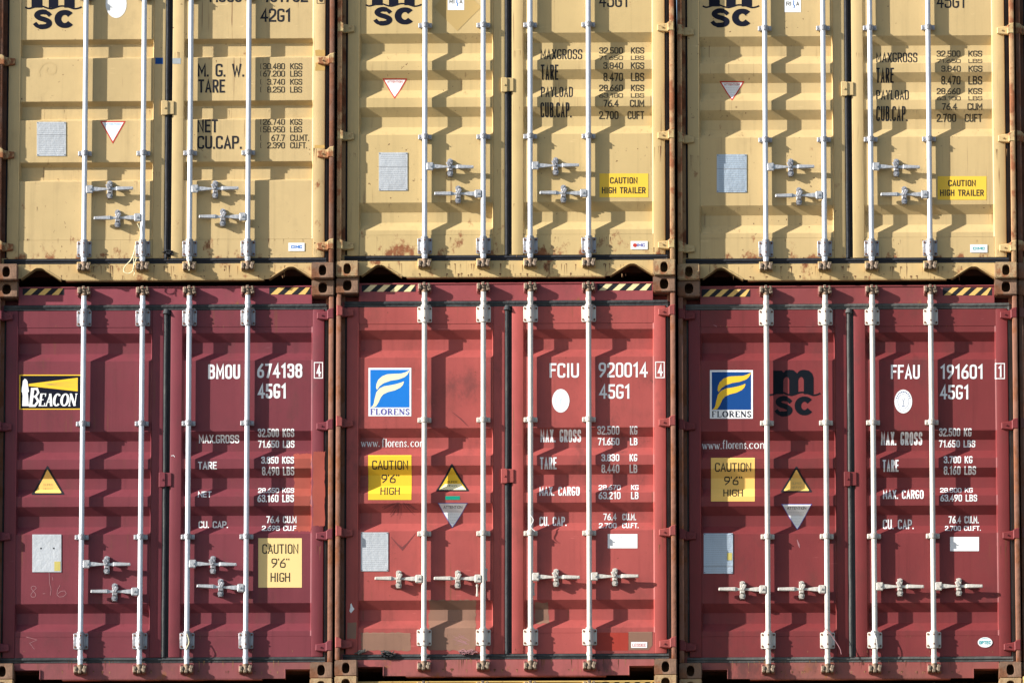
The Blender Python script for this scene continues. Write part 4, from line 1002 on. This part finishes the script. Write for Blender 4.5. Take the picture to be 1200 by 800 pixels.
for s, o, dy, sd_ in ((U1, -6, 2, 1), (U2, 393.5, 0, 2), (U3, 795, 3, 3)):
    s.mid = o+200
    rust_runs(s, [(o+28, o+370, 278+dy, 16, 1.5, 7, .8), (o+28, o+370, 299+dy, 22, 1, 4, 1.0), (o+14, o+25, 180+dy, 3, 4, 18, .8), (o+372, o+386, 172+dy, 4, 5, 25, .7), (o+372, o+386, 290+dy, 4, 3, 8, .8), (o+28, o+370, 240+dy, 7, 1, 6, .6), (o+28, o+370, 126+dy, 6, 1, 8, .5), (o+205, o+217, 60+dy, 4, 2, 12, .6), (o+185, o+197, 200+dy, 4, 2, 12, .6)], seed=sd_)
    rust_runs(s, [(o+60, o+340, 309.5+dy, 40, 3, 14, 1.1), (o+60, o+340, 321+dy, 26, 2, 5, 1.6)], True, seed=sd_+10)
for s, o, dy, sd_ in ((L1, -6, 0, 4), (L2, 393.5, -2, 5), (L3, 795, 0, 6)):
    s.mid = o+200
    rust_runs(s, [(o+28, o+370, 744+dy, 8, 1, 5, .5), (o+28, o+370, 762+dy, 12, 1, 3, .7), (o+372, o+386, 640+dy, 3, 4, 18, .6), (o+28, o+370, 381.5+dy, 7, 1, 3, .5)], seed=sd_)
    rust_runs(s, [(o+60, o+340, 774+dy, 22, 3, 12, 1.0), (o+60, o+340, 786+dy, 26, 2, 4, 1.8)], True, seed=sd_+10)

# ------------------------------------------------------------------ seals and strings on the rods
def wire(s, pts, r, mat, name, parent):
    m = MB(); q = []
    for px, py, y in pts:
        X, Z = survey(px, py, s.y+y); q.append((X-s.x, y, Z-s.z))
    P = [Vector(p) for p in q]; out = []
    Q = [P[0]]+P+[P[-1]]
    for i in range(1, len(Q)-2):
        for k in range(4):
            t = k/4; a, b, c, d = Q[i-1:i+3]
            out.append(.5*((2*b)+(-a+c)*t+(2*a-5*b+4*c-d)*t*t+(-a+3*b-3*c+d)*t**3))
    m.tube(out+[P[-1]], r, 6); return put(name, m.mesh(name, mat, 60), s.e)
wire(U1, [(159, 285, .012), (157, 296, .008), (153, 305, .01), (146.5, 312, .012), (145, 318, .012), (150, 320.5, .012), (155, 318, .01), (157, 311, .01), (160, 302, .008)], .0032, PR['pale'], 'tied_string', U1)
wire(U1, [(161, 262, .01), (165, 272, .012), (163, 284, .01)], .003, PR['pale'], 'tied_string', U1)
wire(U1, [(158, 298, .01), (156.5, 306, .012), (157.5, 319, .014), (156.8, 323, .012)], .0025, PR['pale'], 'tied_string', U1)
wire(U1, [(219, 300, .012), (222, 311, .008), (221.5, 317, .008)], .003, PR['pale'], 'tied_string', U1)
wire(L3, [(966, 735, .01), (973, 742, .01), (980, 752, .012), (984.5, 760, .015), (986, 766, .018)], .0028, PR['chalk'], 'seal_cable', L3)
wire(L3, [(1023, 738, .008), (1027, 748, .006), (1028, 760, .008)], .0025, PR['white'], 'seal_cable', L3)
wire(L1, [(219, 742, .01), (221.5, 752, .004), (217, 762, .01)], .0028, PR['pale'], 'tied_string', L1)
wire(L2, [(621, 602, .01), (625, 609, .012), (622, 617, .012), (627, 622, .01)], .0025, PR['white'], 'tied_string', L2)
def bolt_seal(s, px, py):
    X, Z = survey(px, py, s.y+.01); m = MB()
    q = .055; m.cyl((X-s.x, q, Z-s.z-.035), (X-s.x, q, Z-s.z+.03), .006, 8); m.cyl((X-s.x, q, Z-s.z+.02), (X-s.x, q, Z-s.z+.04), .010, 10); m.cyl((X-s.x, q, Z-s.z-.05), (X-s.x, q, Z-s.z-.03), .009, 10)
    put('bolt_seal', m.mesh('bolt_seal', CREAMD), s.e)
bolt_seal(L2, 569.5, 671); bolt_seal(L2, 559, 689); bolt_seal(L2, 625, 688)

def shreds(s, px0, px1, py, n, mat, seed):
    r = random.Random(seed); m = MB()
    for i in range(n):
        X, Z = survey(r.uniform(px0, px1), py+r.uniform(-1.6, 2.2), s.y+.06)
        a = r.uniform(.008, .026); b = r.uniform(.002, .006)
        m.box(X-s.x-a, X-s.x+a, .052, .066, Z-s.z-b, Z-s.z+b, .001, Matrix.Rotation(R(r.uniform(-40, 40)), 3, 'Y'))
    o = put('torn_rubber', m.mesh('torn_rubber', mat), s.e); o['kind'] = 'stuff'
shreds(L2, 419, 427, 763.5, 7, RUBL, 1); shreds(L2, 448, 461, 764, 12, RUBL, 2); shreds(L2, 540, 556, 763, 14, PR['chalk'], 3); shreds(L2, 448, 461, 766, 8, RUBY, 4)
shreds(U1, 193, 201, 296, 8, RUBY, 5)

# ------------------------------------------------------------------ yard
bm = bmesh.new(); bmesh.ops.create_grid(bm, x_segments=1, y_segments=1, size=600)
me = bpy.data.meshes.new('ground'); bm.to_mesh(me); bm.free(); me.materials.append(CONC)
g = bpy.data.objects.new('ground', me); C.objects.link(g); g['kind'] = 'structure'; g['label'] = 'dark asphalt yard the stack stands on'
